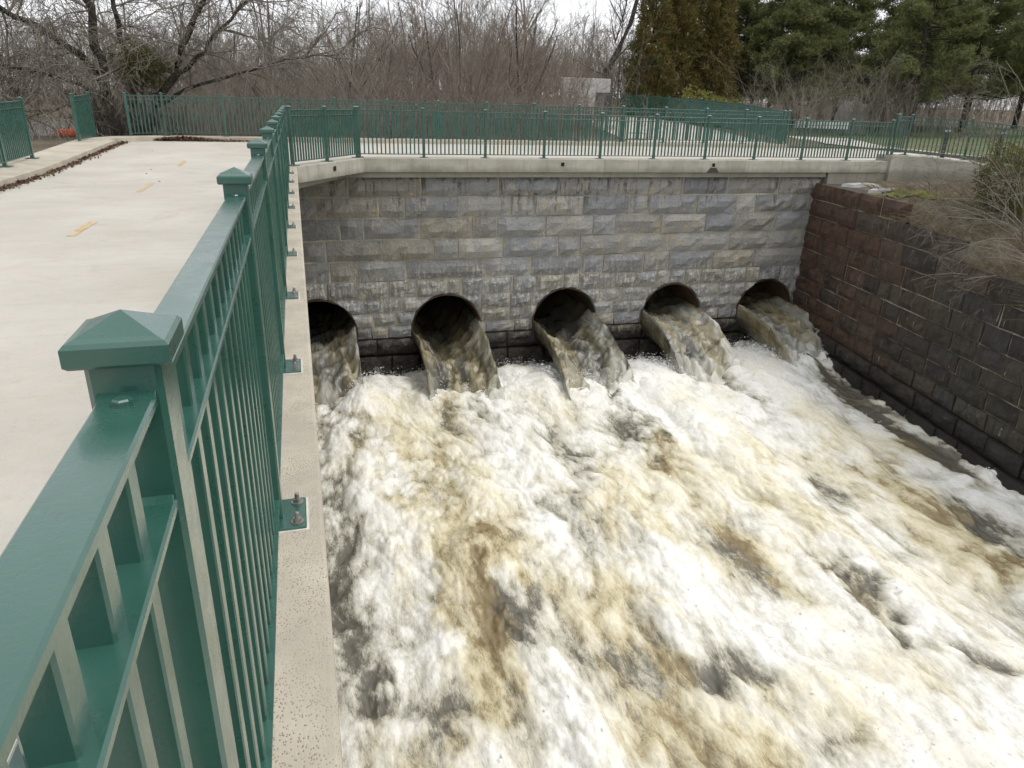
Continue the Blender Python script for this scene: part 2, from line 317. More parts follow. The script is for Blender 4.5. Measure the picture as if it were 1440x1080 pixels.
MAT = dict(green=m_green(), path=m_path(), kerb=m_kerb(), slab=m_slab(), stone=m_stone(), dstone=m_darkstone(),
    mortar=m_mortar('pale_mortar', (.40,.36,.26), (.58,.53,.41), -5.0), mortar2=m_mortar('dark_wall_mortar', (.10,.09,.06), (.42,.38,.28), -4.7),
    steel=m_simple('bolt_steel', (.30,.29,.27), (.42,.40,.37), 30, .4, .0005, metal=.8), grout=m_simple('white_grout', (.60,.58,.52), (.7,.68,.62), 20, .9),
    yellow=m_simple('faded_yellow_paint', (.47,.30,.09), (.50,.45,.36), 11, .85, .003, 40), litter=m_leaf('dead_leaves', (.10,.05,.028), (.19,.115,.06)),
    ground=m_ground(), lawn=m_lawn(), river=m_river(), water=m_water(), jet=m_jet(),
    pipe=m_simple('pipe_lining', (.05,.038,.028), (.12,.07,.035), 4, .6, .01, 20), rust=m_simple('rusted_rim', (.075,.045,.026), (.05,.042,.036), 8, .8, .004, 40),
    bark_dark=m_bark('dark_bark', (.028,.022,.017), (.06,.05,.04)), bark_grey=m_bark('grey_bark', (.165,.145,.115), (.27,.24,.195)), bark_red=m_bark('reddish_twigs', (.185,.148,.116), (.29,.24,.195)), bark_pale=m_bark('pale_twigs', (.17,.15,.12), (.26,.235,.195)),
    needle=m_leaf('pine_needles', (.125,.15,.048), (.21,.22,.07), (.055,.07,.024)), needle2=m_leaf('yew_needles', (.085,.09,.02), (.14,.12,.03)), cedar=m_leaf('cedar_sprays', (.16,.16,.036), (.19,.13,.042), (.08,.07,.02)), rhodo=m_leaf('yellowish_leaves', (.22,.23,.05), (.30,.28,.08)),
    drygrass=m_leaf('dry_grass', (.20,.155,.085), (.26,.21,.12)), moss=m_simple('moss', (.10,.11,.02), (.15,.15,.035), 12, .95, .01, 50),
    headwall=m_simple('weathered_concrete', (.34,.34,.33), (.46,.46,.44), 3, .9, .006, 14), white=m_simple('white_paint', (.72,.72,.72), (.8,.8,.8), 4, .6, .001), orange=m_simple('orange_plastic', (.75,.10,.03), (.85,.16,.06), 6, .5, .001), black=m_simple('black_metal', (.02,.022,.026), (.045,.05,.06), 6, .4, .001), boulder=m_simple('boulder_rock', (.28,.27,.26), (.42,.41,.39), 2, .9, .02, 9), hole_shade=m_simple('painted_hole_shade', (.01,.01,.01), (.015,.015,.015), 3, 1, 0))  # last entry: near-black colour painting the shade inside the drain holes

# ------------------------------------------------------------------ ground, river, paths
def gz(x, y):
    x = np.asarray(x, float); y = np.asarray(y, float)
    left = sstep(11, 5, x)
    riv = left*sstep(28.5, 32.5, y)*(1-sstep(78, 88, y))*(-1.6)
    ramp = np.clip(y-25.5, 0, 30)*.034*sstep(25, 22.5, x)*sstep(9, 14, x)
    hill = (1-left)*sstep(48, 95, y)*1.4 + sstep(88, 160, y)*1.0 + sstep(34, 60, x)*.5
    return -.04 + .13*(1-left) + riv + ramp + hill
def ground():
    xs = np.unique(np.concatenate([np.linspace(-700,-60,14), np.linspace(-60,-6,34), np.linspace(-5.9,24,52), np.linspace(24,30,10), np.linspace(30,90,34), np.linspace(90,700,14)]))
    ys = np.unique(np.concatenate([np.linspace(-60,25.72,34), np.linspace(25.72,60,60), np.linspace(60,130,40), np.linspace(130,1400,14)]))
    X, Y = np.meshgrid(xs, ys); Z = gz(X, Y) + .05*fbm(X*.5, Y*.5, 3, 5)*(sstep(26,27.5,Y)+sstep(-6,-7.5,X))
    F = grid_faces(len(ys), len(xs)); V = np.stack([X,Y,Z],-1).reshape(-1,3)
    c = V[F].mean(1); F = F[~((c[:,0] > -5.9) & (c[:,0] < 24) & (c[:,1] < 25.72))]
    tag(link('ground', mesh_np('ground', V, F, MAT['ground'], True)), kind='structure')
    V = np.array([(-300,28,-1.0),(13,28,-1.0),(13,90,-1.0),(-300,90,-1.0)]); tag(link('river', mesh_np('river', V, [(0,1,2,3)], MAT['river'])), kind='structure')
ground()
def ribbon(name, A, B, mat, off, n=24, m=6, z=None):
    A = np.array(A, float); B = np.array(B, float)
    def res(P):
        d = np.r_[0, np.cumsum(np.linalg.norm(np.diff(P, axis=0), axis=1))]; t = np.linspace(0, d[-1], n)
        return np.stack([np.interp(t, d, P[:,0]), np.interp(t, d, P[:,1])], 1)
    a, b = res(A), res(B); s = np.linspace(0,1,m)[None,:,None]
    XY = a[:,None,:]*(1-s)+b[:,None,:]*s; Z = (gz(XY[...,0], XY[...,1]) if z is None else z(XY[...,0], XY[...,1])) + off
    V = np.concatenate([XY, Z[...,None]], -1).reshape(-1,3)
    return tag(link(name, mesh_np(name, V, grid_faces(n, m)[:, ::-1], mat, True)), kind='structure')
def pz(x, y): return -.15 + .2*sstep(15.5, 25.2, y)
# the walkway is an L: along the near railing, then across above the pipes
def path():
    xs = np.unique(np.r_[np.linspace(-4.85, -.2, 12), np.linspace(-.2, 1.7, 20), np.linspace(1.7, 24, 22)]); ys = np.unique(np.r_[np.linspace(-14, 16.9, 22), np.linspace(16.9, 19.95, 30), np.linspace(19.95, 25.42, 10)])
    X, Y = np.meshgrid(xs, ys); V = np.stack([X, Y, pz(X, Y)], -1).reshape(-1,3); F = grid_faces(len(ys), len(xs))
    c = V[F].mean(1); lim = np.where(c[:,1] < 16.9, -.1, np.where(c[:,1] < 19.95, (c[:,1]-16.9)*.65-.12, 99))
    keep = c[:,0] < lim
    tag(link('path', mesh_np('path', V, F[keep], MAT['path'], True)), kind='structure')
path()
ribbon('paved_yard', [(12.8,25.78),(15.2,36),(18.6,47)], [(19.3,25.78),(21.1,32.6),(22.9,42),(21.0,47)], MAT['path'], .03)
ribbon('side_path', [(24,19.6),(25,26),(29.4,33.5)], [(24,25.42),(22.6,27),(27.0,36)], MAT['path'], .03)
ribbon('lawn', [(24.2,19),(25.2,26),(29.6,33.5),(27.0,36.2),(24.5,40)], [(70,10),(70,26),(66,40),(60,52),(34,56)], MAT['lawn'], .015, 26, 14)
ribbon('verge', [(19.35,19.96),(24.4,19.96),(34,21)], [(19.9,19.72),(22.3,18.1),(34,9)], MAT['lawn'], 0, 24, 8, lambda x, y: .0*x-.01)
# painted dashes of the centre line
for k, (x, y, ln) in enumerate([(-2.53, 9.6, 1.15), (-2.55, 14.15, 1.35), (-2.5, 18.75, 1.1), (-2.55, 5.1, 1.2)]):
    nn = 10; V = []; rnd = random.Random(k)
    for i in range(nn+1):
        yy = y-ln/2+ln*i/nn; e = .012
        V += [(x-.05+rnd.uniform(-e,e), yy, float(pz(0,yy))+.004), (x+.05+rnd.uniform(-e,e), yy, float(pz(0,yy))+.004)]
    o = link('centre_line_dash', mesh_np('centre_line_dash', V, [(2*i,2*i+1,2*i+3,2*i+2) for i in range(nn)], MAT['yellow']))
    tag(o, kind='structure')

# ------------------------------------------------------------------ kerbs and deck edge
def offset_poly(pts, d):
    P = [Vector(p) for p in pts]; out = []
    for i in range(len(P)):
        a = (P[i]-P[i-1]).normalized() if i > 0 else None; b = (P[i+1]-P[i]).normalized() if i < len(P)-1 else None
        a = a or b; b = b or a; na = Vector((a.y,-a.x)); nb = Vector((b.y,-b.x)); m = (na+nb).normalized(); out.append(P[i]+m*(d/max(.3, m.dot(na))))
    return [(p.x, p.y) for p in out]
def strip_prism(name, pts, dl, dr, z0, z1, mat, parent=None, bev=.012, seg=.5):
    """prism that follows a polyline, dr on the right side and dl on the left; z0,z1 may be functions"""
    P = [pts[0]]
    for a, b in zip(pts[:-1], pts[1:]):
        n = max(1, int(math.dist(a, b)/seg)); P += [(a[0]+(b[0]-a[0])*i/n, a[1]+(b[1]-a[1])*i/n) for i in range(1, n+1)]
    Lp, Rp = offset_poly(P, -dl), offset_poly(P, dr); Lb, Rb = offset_poly(P, -dl+bev), offset_poly(P, dr-bev)
    f0 = z0 if callable(z0) else (lambda x, y: z0); f1 = z1 if callable(z1) else (lambda x, y: z1)
    V = []; F = []
    rnd = random.Random(3)
    for i, p in enumerate(P):
        a, b = f0(*p), f1(*p); jx = lambda: rnd.uniform(-.003,.003)
        V += [(*Lp[i], a), (*Lp[i], b-bev), (Lb[i][0], Lb[i][1]+jx(), b), (Rb[i][0]+jx(), Rb[i][1]+jx(), b), (Rp[i][0], Rp[i][1], b-bev+jx()), (*Rp[i], a)]
    for i in range(len(P)-1):
        for k in range(6): F.append((i*6+k, i*6+(k+1)%6, (i+1)*6+(k+1)%6, (i+1)*6+k))
    F.append((5,4,3,2,1,0)); n = (len(P)-1)*6; F.append(tuple(range(n, n+6)))
    me = bpy.data.meshes.new(name); me.from_pydata(V, [], [f[::-1] for f in F]); me.update(); me.materials.append(mat)
    return link(name, me, parent)
EDGE = [(0,-14),(0,16.91),(1.845,19.75),(16.95,19.75)]
tag(strip_prism('kerb', EDGE[:2], .22, .185, -.3715, .001, MAT['kerb'], bev=.014), kind='structure')
tag(strip_prism('kerb', [(0,16.93),(1.845,19.75),(19.25,19.75)], .2, .20, -.37, 0, MAT['slab'], bev=.014), kind='structure')
tag(strip_prism('deck', [(-.4,-14),(-.4,16.8),(1.2,20.0),(16.9,20.0)], 1.2, .38, -.52, -.2, MAT['slab'], bev=.01), kind='structure')
tag(strip_prism('kerb', [(-5.35,-14),(-5.35,23.4)], .5, .5, lambda x, y: float(pz(x,y))-.2, lambda x, y: float(pz(x,y))+.14, MAT['kerb']), kind='structure')
tag(strip_prism('kerb', [(-5.35,23.42),(-5.28,24.1),(-4.9,24.8),(-4.2,25.35),(-3.6,25.6),(19.5,25.62)], .4, .28, -.15, lambda x, y: float(pz(x,y))+.14, MAT['kerb']), kind='structure')
ab = empty('concrete_abutment', (18,19.75,-.6)); tag(ab, 'pale concrete abutment block stepping up at the right end of the deck', 'abutment')
def abut(name, pts, dl, dr, z0, z1): 
    o = strip_prism(name, pts, dl, dr, z0, z1, MAT['slab'], bev=.02); o.parent = ab; o.matrix_parent_inverse = Matrix.Translation((-18,-19.75,.6)); return o
abut('side_face', [(16.96,19.7),(19.24,19.7)], .2, .12, -1.2, -.3725)
abut('raised_block', [(19.26,19.72),(20.0,19.72)], .45, .26, -1.3, .19)
abut('raised_block', [(20.02,19.72),(20.5,19.3),(21.4,18.55),(22.2,18.0)], .45, .26, -1.4, lambda x, y: .18-.12*max(0, x-20.6))
mb = MB()
rnd = random.Random(11); base = [(20.9,17.5),(21.9,17.9),(22.9,17.6),(22.7,16.5),(21.6,16.1),(20.8,16.7)]
mb.add([(x,y,-1.3) for x,y in base]+[(x*.93+21.8*.07+rnd.uniform(-.1,.1),y*.93+17*.07,-.42+rnd.uniform(-.12,.1)) for x,y in base], [tuple(range(5,-1,-1)),tuple(range(6,12))]+[(i,(i+1)%6,6+(i+1)%6,6+i) for i in range(6)])
tag(mb.build('broken_slab', MAT['headwall']), 'broken lump of pale concrete lying below the raised abutment', 'concrete lump')
# scupper holes in the deck edge; near-black plates paint the shade inside them
for k, x in enumerate((7.65, 12.63)):
    s = empty('drain_outlet', (x, 19.55, -.15)); tag(s, ['small square drain hole in the deck edge near the middle pipe', 'square drain hole with a stained concrete lip, right part of deck edge'][k], 'drain', 'drain holes in the deck edge')
    mb = MB(); a, b = .075, .055
    for (x0,x1,z0,z1) in ((-a,-b,-a,a),(b,a,-a,a),(-b,b,b,a),(-b,b,-a,-b)): mb.box(x0,x1,-.012,.01,z0,z1)
    mb.build('frame', MAT['slab'], s); MB().box(-b,b,-.004,.004,-b,b).build('shade_plate', MAT['hole_shade'], s)
    if k: MB().add([(-.2,-.02,-.215),(.2,-.02,-.215),(.1,-.02,-.08),(-.1,-.02,-.08),(-.2,.01,-.215),(.2,.01,-.215),(.1,.01,-.08),(-.1,.01,-.08)],[(0,1,2,3),(7,6,5,4),(0,4,5,1),(2,6,7,3),(1,5,6,2),(0,3,7,4)]).build('lip', MAT['rust'], s)
s = empty('drain_outlet', (.93+.17, 18.32-.11, -.16), math.atan2(2.84,1.845)); tag(s, 'small drain hole in the slanted corner of the deck edge', 'drain', 'drain holes in the deck edge')
MB().box(-.055,.055,-.008,.004,-.055,.055).build('shade_plate', MAT['hole_shade'], s)  # solid dark box painted as the shaded inside, with no recess

# ------------------------------------------------------------------ green railings
def rail_meshes():
    d = {}
    d['post'] = MB().box(-.037,.037,-.037,.037,.012,1.262,.006).mesh('post', MAT['green'])
    mb = MB(); r = .051
    prof = [(r-.004,1.256),(r,1.260),(r,1.279),(r-.004,1.2835),(r-.012,1.2865)]
    V = []; F = []
    for h, z in prof: V += [(-h,-h,z),(h,-h,z),(h,h,z),(-h,h,z)]
    V.append((0,0,1.306))
    for k in range(len(prof)-1):
        for i in range(4): F.append((k*4+i, k*4+(i+1)%4, k*4+4+(i+1)%4, k*4+4+i))
    F.append((3,2,1,0)); n = (len(prof)-1)*4
    for i in range(4): F.append((n+i, n+(i+1)%4, n+4))
    d['cap'] = MB().add(V, F).mesh('cap', MAT['green'])
    d['plate'] = MB().box(-.123,.123,-.11,.11,.002,.016,.004).mesh('base_plate', MAT['green'])
    d['grout'] = MB().box(-.131,.131,-.118,.118,.0,.006).mesh('grout_bed', MAT['grout'])
    mb = MB(); mb.lathe([(.024,0),(.024,.004)], 16); mb.lathe([(.016,.004),(.016,.018)], 6); mb.lathe([(.0085,.018),(.0085,.040),(.006,.043)], 10)
    d['bolt'] = mb.mesh('bolt', MAT['steel'])
    d['picket'] = MB().box(-.0185,.0185,-.0175,.0175,.098,1.188,.003).mesh('picket', MAT['green'])
    d['top'] = MB().box(0,1,-.027,.027,1.182,1.22,0).mesh('top_rail', MAT['green'])
    # channel rails with a rounded upper edge
    def rail(name, hw, z0, z1, web=None):
        if web: p = [(-web,z0),(-web,z1-.011),(-hw,z1-.011),(-hw,z1-.003),(-hw+.003,z1),(hw-.003,z1),(hw,z1-.003),(hw,z1-.011),(web,z1-.011),(web,z0)]
        else: p = [(-hw,z0),(-hw,z1-.007),(-hw+.002,z1-.002),(-hw+.007,z1),(hw-.007,z1),(hw-.002,z1-.002),(hw,z1-.007),(hw,z0)]
        n = len(p); V = [(0,a,b) for a,b in p]+[(1,a,b) for a,b in p]
        return MB().add(V, [(i,n+i,n+(i+1)%n,(i+1)%n) for i in range(n)]+[tuple(range(n)), tuple(range(2*n-1,n-1,-1))]).mesh(name, MAT['green'])
    d['top'] = rail('top_rail', .029, 1.186, 1.219, .0185); d['mid'] = rail('middle_rail', .032, 1.068, 1.090, .0165); d['low'] = rail('bottom_rail', .031, .079, .101, .0165)
    d['lug'] = MB().add([(-.002,-.029,0),(.010,-.029,0),(.010,.029,0),(-.002,.029,0),(-.002,-.029,.006),(.001,-.028,.006),(.001,.028,.006),(-.002,.029,.006)],[(3,2,1,0),(4,5,6,7),(0,1,5,4),(1,2,6,5),(2,3,7,6),(3,0,4,7)]).mesh('weld_lug', MAT['green'])
    d['hex'] = MB().lathe([(.010,0),(.010,.006),(.008,.008)], 6).mesh('rail_bolt', MAT['green'])
    return d
RM = rail_meshes()
def railing(name, posts, label, cat='railing', gaps=(), bolts=None, fine=0, npick=13, tight=False, low=True):
    """posts: list of (x,y,z). One railing run: post > cap, base_plate, bolt; rails and pickets between posts"""
    root = empty(name, posts[0]); tag(root, label, cat); o0 = Vector(posts[0])
    for i, p in enumerate(posts):
        a = Vector(posts[i+1])-Vector(p) if i < len(posts)-1 else Vector(p)-Vector(posts[i-1]); rz = math.atan2(a.y, a.x)-math.pi/2
        po = link('post', RM['post'], root, Vector(p)-o0, (0,0,rz))
        link('cap', RM['cap'], po); pl = link('base_plate', RM['plate'], po)
        if bolts and i in bolts:
            link('grout_bed', RM['grout'], po)
            for sx in (-.09,.09):
                for sy in (-.072,.072): link('bolt', RM['bolt'], po, (sx,sy,.016), (0,0,random.Random(i*7+sx*9+sy).random()))
    for i in range(len(posts)-1):
        if i in gaps: continue
        a, b = Vector(posts[i]), Vector(posts[i+1]); d = b-a; ln = math.hypot(d.x, d.y); rz = math.atan2(d.y, d.x); pitch = -math.atan2(d.z, ln)
        u = Vector((d.x/ln, d.y/ln, d.z/ln)); s = a + u*.037 - o0; L3 = (ln-.074)*math.sqrt(1+(d.z/ln)**2)
        for k, nm in (('top','top_rail'),('mid','middle_rail'),('low','bottom_rail')):
            link(nm, RM[k], root, s, (0,pitch,rz), (L3,1,1))
        n = max(1, round(npick*ln/1.6914)) if not tight else max(1, round(ln/.06)); e = .14 if not tight else .07; e = min(e, ln/3)
        for j in range(n):
            t = e + (ln-2*e)*j/max(1,n-1); link('picket', RM['picket'], root, a+u*t-o0, (0,0,rz))
        if i in range(fine):
            for t, sg in ((.037,1),(ln-.037,-1)):
                for zz in (1.219,1.090): link('weld_lug', RM['lug'], root, a+u*t-o0+Vector((0,0,zz)), (0,0,rz if sg > 0 else rz+math.pi))
                link('rail_bolt', RM['hex'], root, a+u*(t+sg*.022)-o0+Vector((0,0,1.219)), (0,0,.4))
    return root
S = 1.6914
railing('near_railing', [(0,k*S,0) for k in range(-1,11)], 'green steel railing in the foreground running along the concrete path', bolts=range(0,12), fine=5)
railing('corner_railing', [(.0+.1,17.06,0),(.93,18.33,0),(1.78,19.63,0)], 'short green railing slanting across the corner beside the first pipe', bolts=())
railing('far_railing', [(1.845+k*1.7602,19.75,0) for k in range(0,10)]+[(19.3,19.75,0)], 'long green railing standing on the deck edge above the five pipes')
railing('end_railing', [(19.46,19.735,.191),(20.0,19.72,.191),(21.35,18.6,.12),(22.6,17.5,-.03),(23.9,16.4,-.08),(25.2,15.3,-.1)], 'green railing on the raised concrete abutment at the right end')
rear = [(-4.75,25.18,.17),(-3.78,25.62,.19)]+[(-1.97+k*1.772,25.62,.195) for k in range(0,13)]
railing('rear_railing', rear, 'green railing on the rear kerb across the walkway, in front of bare brush')
railing('ramp_railing', [(19.55,25.66,.2),(20.0,27.6,.32),(20.45,29.5,.42),(20.95,31.5,.50),(21.4,33.5,.56),(21.85,35.5,.62),(22.3,37.5,.68),(22.6,39.6,.74),(22.5,41.7,.80),(22.1,43.8,.86),(21.5,45.8,.93),(20.8,47.6,1.0)], 'green railing running back from the rear railing towards the grey headwall', npick=13)
railing('left_railing', [(-5.5,11.5,.02),(-5.52,13.2,.02),(-5.53,15.0,.0),(-5.55,16.6,.0),(-5.55,18.35,.03)], 'green railing panel on the left kerb at the picture edge', gaps=(), npick=14)
railing('left_railing', [(-5.62,22.75,.11),(-5.6,24.5,.16)], 'lone green railing panel on the left kerb beyond the gap', npick=14)
bp = link('base_plate', RM['plate'], None, (-5.55,20.7,.08)); tag(bp, 'bare green base plate left on the kerb between two railing panels', 'base plate')

# ------------------------------------------------------------------ stone walls
PIPES = [(.45,-5.02),(4.22,-5.02),(8.06,-4.99),(11.84,-5.0),(15.45,-5.0)]; PR = 1.06
def stone_block(u0, u1, z0, z1, proud, rnd, holes=(), mat=None, rough=.035, thick=.14):
    nx = max(3, min(9, int((u1-u0)/.26)+1)); nz = max(3, min(5, int((z1-z0)/.17)))
    if holes: nx, nz = nx*2, nz*2
    us = np.linspace(u0, u1, nx+1); zs = np.linspace(z0, z1, nz+1); U, Z = np.meshgrid(us, zs)
    bu = np.minimum(U-u0, u1-U); bz = np.minimum(Z-z0, z1-Z); edge = np.minimum(bu, bz)
    s = rnd.randint(0, 90); D = proud + rough*1.1*sstep(0, .13, edge) + rough*1.3*fbm(U*2.3, Z*2.8, 3, s)*sstep(0,.1,edge)
    jit = .020; U = U + jit*perlin(U*3.1, Z*3.1, s+3); Z = Z + jit*perlin(U*2.3, Z*3.5, s+5)
    ok = np.ones(U.shape, bool)
    for (hx, hz, hr) in holes:
        du, dz = U-hx, Z-hz; d = np.hypot(du, dz); ins = d < hr
        ok &= ~ins; k = np.where(ins, hr/np.maximum(d,1e-3), 1); U = hx+du*k; Z = hz+dz*k
    F = grid_faces(nz+1, nx+1); okf = ok.ravel()[F].any(1); F = F[okf]
    if len(F) < 3: return None
    V = np.stack([U, -D, Z], -1).reshape(-1,3); used = np.unique(F); mp_ = -np.ones(len(V), int); mp_[used] = np.arange(len(used)); V = V[used]; F = mp_[F]
    # skirt back into the wall
    E = {}
    for f in F:
        for a, b in zip(f, np.roll(f,-1)):
            if (b,a) in E: del E[(b,a)]
            else: E[(a,b)] = 1
    n = len(V); Vb = V.copy(); Vb[:,1] = thick*.5
    F2 = [(b, a, n+a, n+b) for a, b in E]
    me = mesh_np('stone', np.concatenate([V, Vb]), np.concatenate([F, np.array(F2)]), mat)
    return me
def stones(root, rows, pick, mat, rnd, joint=.018, rough=.035, holes=(), proudf=None):
    for ri, (za, zb, joints) in enumerate(rows):
        for a, b in zip(joints[:-1], joints[1:]):
            hl = [h for h in holes if h[0]+h[2] > a and h[0]-h[2] < b and h[1]+h[2] > zb]
            if any(math.hypot((a+b)/2-h[0], (za+zb)/2-h[1]) < h[2]*.6 and b-a < 1.2 for h in hl): continue
            me = stone_block(a+joint*.5, b-joint*.5, zb+joint*.45, za-joint*.45, (proudf(ri, a) if proudf else .0)+rnd.uniform(.012,.05), rnd, hl, mat, rough)
            if me is None: continue
            o = link('stone', me, root); o.color = (*pick(ri, (a+b)/2, rnd), 1)
def rand_joints(u0, u1, lo, hi, rnd):
    J = [u0]
    while J[-1] < u1-hi: J.append(J[-1]+rnd.uniform(lo, hi))
    if u1-J[-1] > hi*1.1: J.append((J[-1]+u1)/2)
    return J+[u1]
def mortar_sheet(u0, u1, z0, z1, holes, mat, step=.12):
    us = np.linspace(u0, u1, int((u1-u0)/step)+1); zs = np.linspace(z0, z1, int((z1-z0)/step)+1); U, Z = np.meshgrid(us, zs); ok = np.ones(U.shape, bool)
    for hx, hz, hr in holes:
        du, dz = U-hx, Z-hz; d = np.hypot(du,dz); ins = d < hr; ok &= ~ins; k = np.where(ins, hr/np.maximum(d,1e-3), 1); U = hx+du*k; Z = hz+dz*k
    F = grid_faces(len(zs), len(us)); F = F[ok.ravel()[F].any(1)]
    return mesh_np('mortar_bed', np.stack([U, np.zeros_like(U), Z], -1).reshape(-1,3), F, mat)
def far_wall():
    rnd = random.Random(5)
    root = empty('culvert_wall', (0,19.82,0)); tag(root, 'grey granite block wall pierced by the five round pipes', 'wall')
    X0, X1 = -.85, 16.95; H = [(x, z, PR+.045) for x, z in PIPES]
    link('mortar_bed', mortar_sheet(X0, X1, -7.2, -.45, [(x,z,PR+.01) for x,z in PIPES], MAT['mortar']), root, (0,-.004,0))
    zz = [-.52,-1.07,-1.65,-2.26,-2.87,-3.46]
    J = [[1.49,3.51,5.78,7.7,9.42,11.79,13.39,15.3],[.6,2.29,3.03,4.62,6.19,6.94,8.46,10.02,10.68,12.35,13.79,14.49,15.96],[1.2,1.85,3.45,5.0,5.76,7.28,8.83,9.57,11.16,12.74,13.82,15.36],[.78,2.35,3.85,4.58,5.95,7.72,8.43,9.96,11.49,13.73,15.2],[.85,1.63,3.02,5.43,6.85,8.56,9.26,10.67,11.56,13.18,14.75]]
    rows = [(zz[i], zz[i+1], [X0]+J[i]+[X1]) for i in range(5)]
    low = [-3.46,-3.98,-4.42,-4.83,-5.22]
    for a, b in zip(low[:-1], low[1:]): rows.append((a, b, rand_joints(X0, X1, .45, .95, rnd)))
    rows.append((-5.24,-5.72, rand_joints(X0, X1, 1.0, 1.9, rnd))); rows.append((-5.74,-6.35, rand_joints(X0, X1, .8, 1.5, rnd))); rows.append((-6.37,-7.1, [X0,4,8,12,X1]))
    pal = [(.34,.345,.345),(.29,.30,.31),(.36,.35,.325),(.37,.335,.27),(.31,.30,.275),(.25,.26,.275),(.43,.42,.385)]
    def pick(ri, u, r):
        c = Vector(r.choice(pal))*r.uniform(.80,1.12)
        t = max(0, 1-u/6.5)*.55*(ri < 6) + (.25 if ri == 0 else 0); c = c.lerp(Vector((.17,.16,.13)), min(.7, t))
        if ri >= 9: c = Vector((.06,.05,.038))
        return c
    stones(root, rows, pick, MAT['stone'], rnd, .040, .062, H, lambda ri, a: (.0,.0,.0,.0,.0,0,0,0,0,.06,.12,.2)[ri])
far_wall()
PHI = R(11)
def wing_wall():
    rnd = random.Random(9); root = empty('wing_wall', (16.72,19.95,0), -(math.pi/2+PHI)); tag(root, 'dark brown and black stained block wall along the right side of the channel', 'wall')
    zz = [-.70,-1.22,-1.76,-2.32,-2.86,-3.36,-3.84,-4.3,-4.76,-5.2,-5.66,-6.3]
    U1 = 24; tops = [5.4,7.8,10.2,U1,U1,U1,U1,U1,U1,U1,U1]
    me = mortar_sheet(0, U1, -7.2, -2.32, [], MAT['mortar2'], .5); o = link('mortar_bed', me, root, (0,-.022,0))
    for k, t in enumerate(tops[:3]): link('mortar_bed', mortar_sheet(0, t-.05, zz[k+1]-.01, zz[k]-.02, [], MAT['mortar2'], .5), root, (0,-.02-.001*k,0))
    rows = [(zz[i], zz[i+1], rand_joints(0, tops[i], .75 if i > 2 else 1.0, 1.35 if i > 2 else 2.2, rnd)) for i in range(11)]
    def pick(ri, u, r):
        rust = max(0, 1-u/(8.5+2.0*(ri < 3))); c = Vector(r.choice([(.04,.036,.03),(.062,.055,.043),(.03,.029,.028),(.08,.073,.057),(.05,.048,.045)]))*r.uniform(.8,1.2)
        return c.lerp(Vector((.11,.056,.034)), min(.92, rust*1.35*r.choice([.35,.8,1.1,1.2])))
    stones(root, rows, pick, MAT['dstone'], rnd, .042, .055, (), lambda ri, a: .02 + max(0, ri-8)*.10)
    # cap stones (top faces) and body behind the face
    MB().box(0, 5.2, .0, .75, -1.3, -.735).build('wall_core', MAT['dstone'], root).color = (.08,.07,.055,1)
    MB().box(0, U1, .05, .7, -7.2, -1.9).build('wall_core', MAT['dstone'], root).color = (.06,.055,.05,1)
wing_wall()
def near_wall():
    rnd = random.Random(15); root = empty('side_wall', (-.85,-6,0), math.pi/2); tag(root, 'granite wall under the near deck edge, left side of the channel', 'wall')
    U1 = 25.8; link('mortar_bed', mortar_sheet(0, U1, -7.2, -.5, [], MAT['mortar'], .6), root)
    zz = [-.54,-1.2,-1.9,-2.6,-3.3,-4.0,-4.7,-5.4,-6.1,-7.0]
    rows = [(zz[i], zz[i+1], rand_joints(0, U1, 1.2, 2.2, rnd)) for i in range(9)]
    stones(root, rows, lambda ri, u, r: Vector((.16,.155,.14))*r.uniform(.75,1.15), MAT['stone'], rnd, .025, .035)
near_wall()
# pipes
for k, (x, z) in enumerate(PIPES):
    root = empty('culvert_pipe', (x,19.8,z)); tag(root, ['leftmost pipe, partly hidden behind the near kerb', 'second pipe from the left, tan water on its right', 'middle pipe of the five under the deck', 'fourth pipe from the left, mostly full of grey water', 'rightmost pipe, next to the dark wing wall'][k], 'pipe', 'culvert pipes in the stone wall')
    n = 48; prof = [(PR,-.035),(PR,7)]
    V = []; F = []
    for i in range(n):
        a = 2*math.pi*i/n
        V += [(PR*math.cos(a),-.03,PR*math.sin(a)),(PR*math.cos(a),7,PR*math.sin(a))]
    F = [(2*i,2*((i+1)%n),2*((i+1)%n)+1,2*i+1) for i in range(n)]
    MB().add(V, F+[tuple(2*i+1 for i in range(n))]).build('lining', MAT['pipe'], root, True)
    V = []
    for i in range(n):
        a = 2*math.pi*i/n
        for r, y in ((PR-.004,.12),(PR-.004,-.045),(PR+.022,-.045),(PR+.05,.03)): V.append((r*math.cos(a),y,r*math.sin(a)))
    F = [(4*i+j,4*((i+1)%n)+j,4*((i+1)%n)+j+1,4*i+j+1) for i in range(n) for j in range(3)]
    MB().add(V, F).build('rim', MAT['rust'], root)

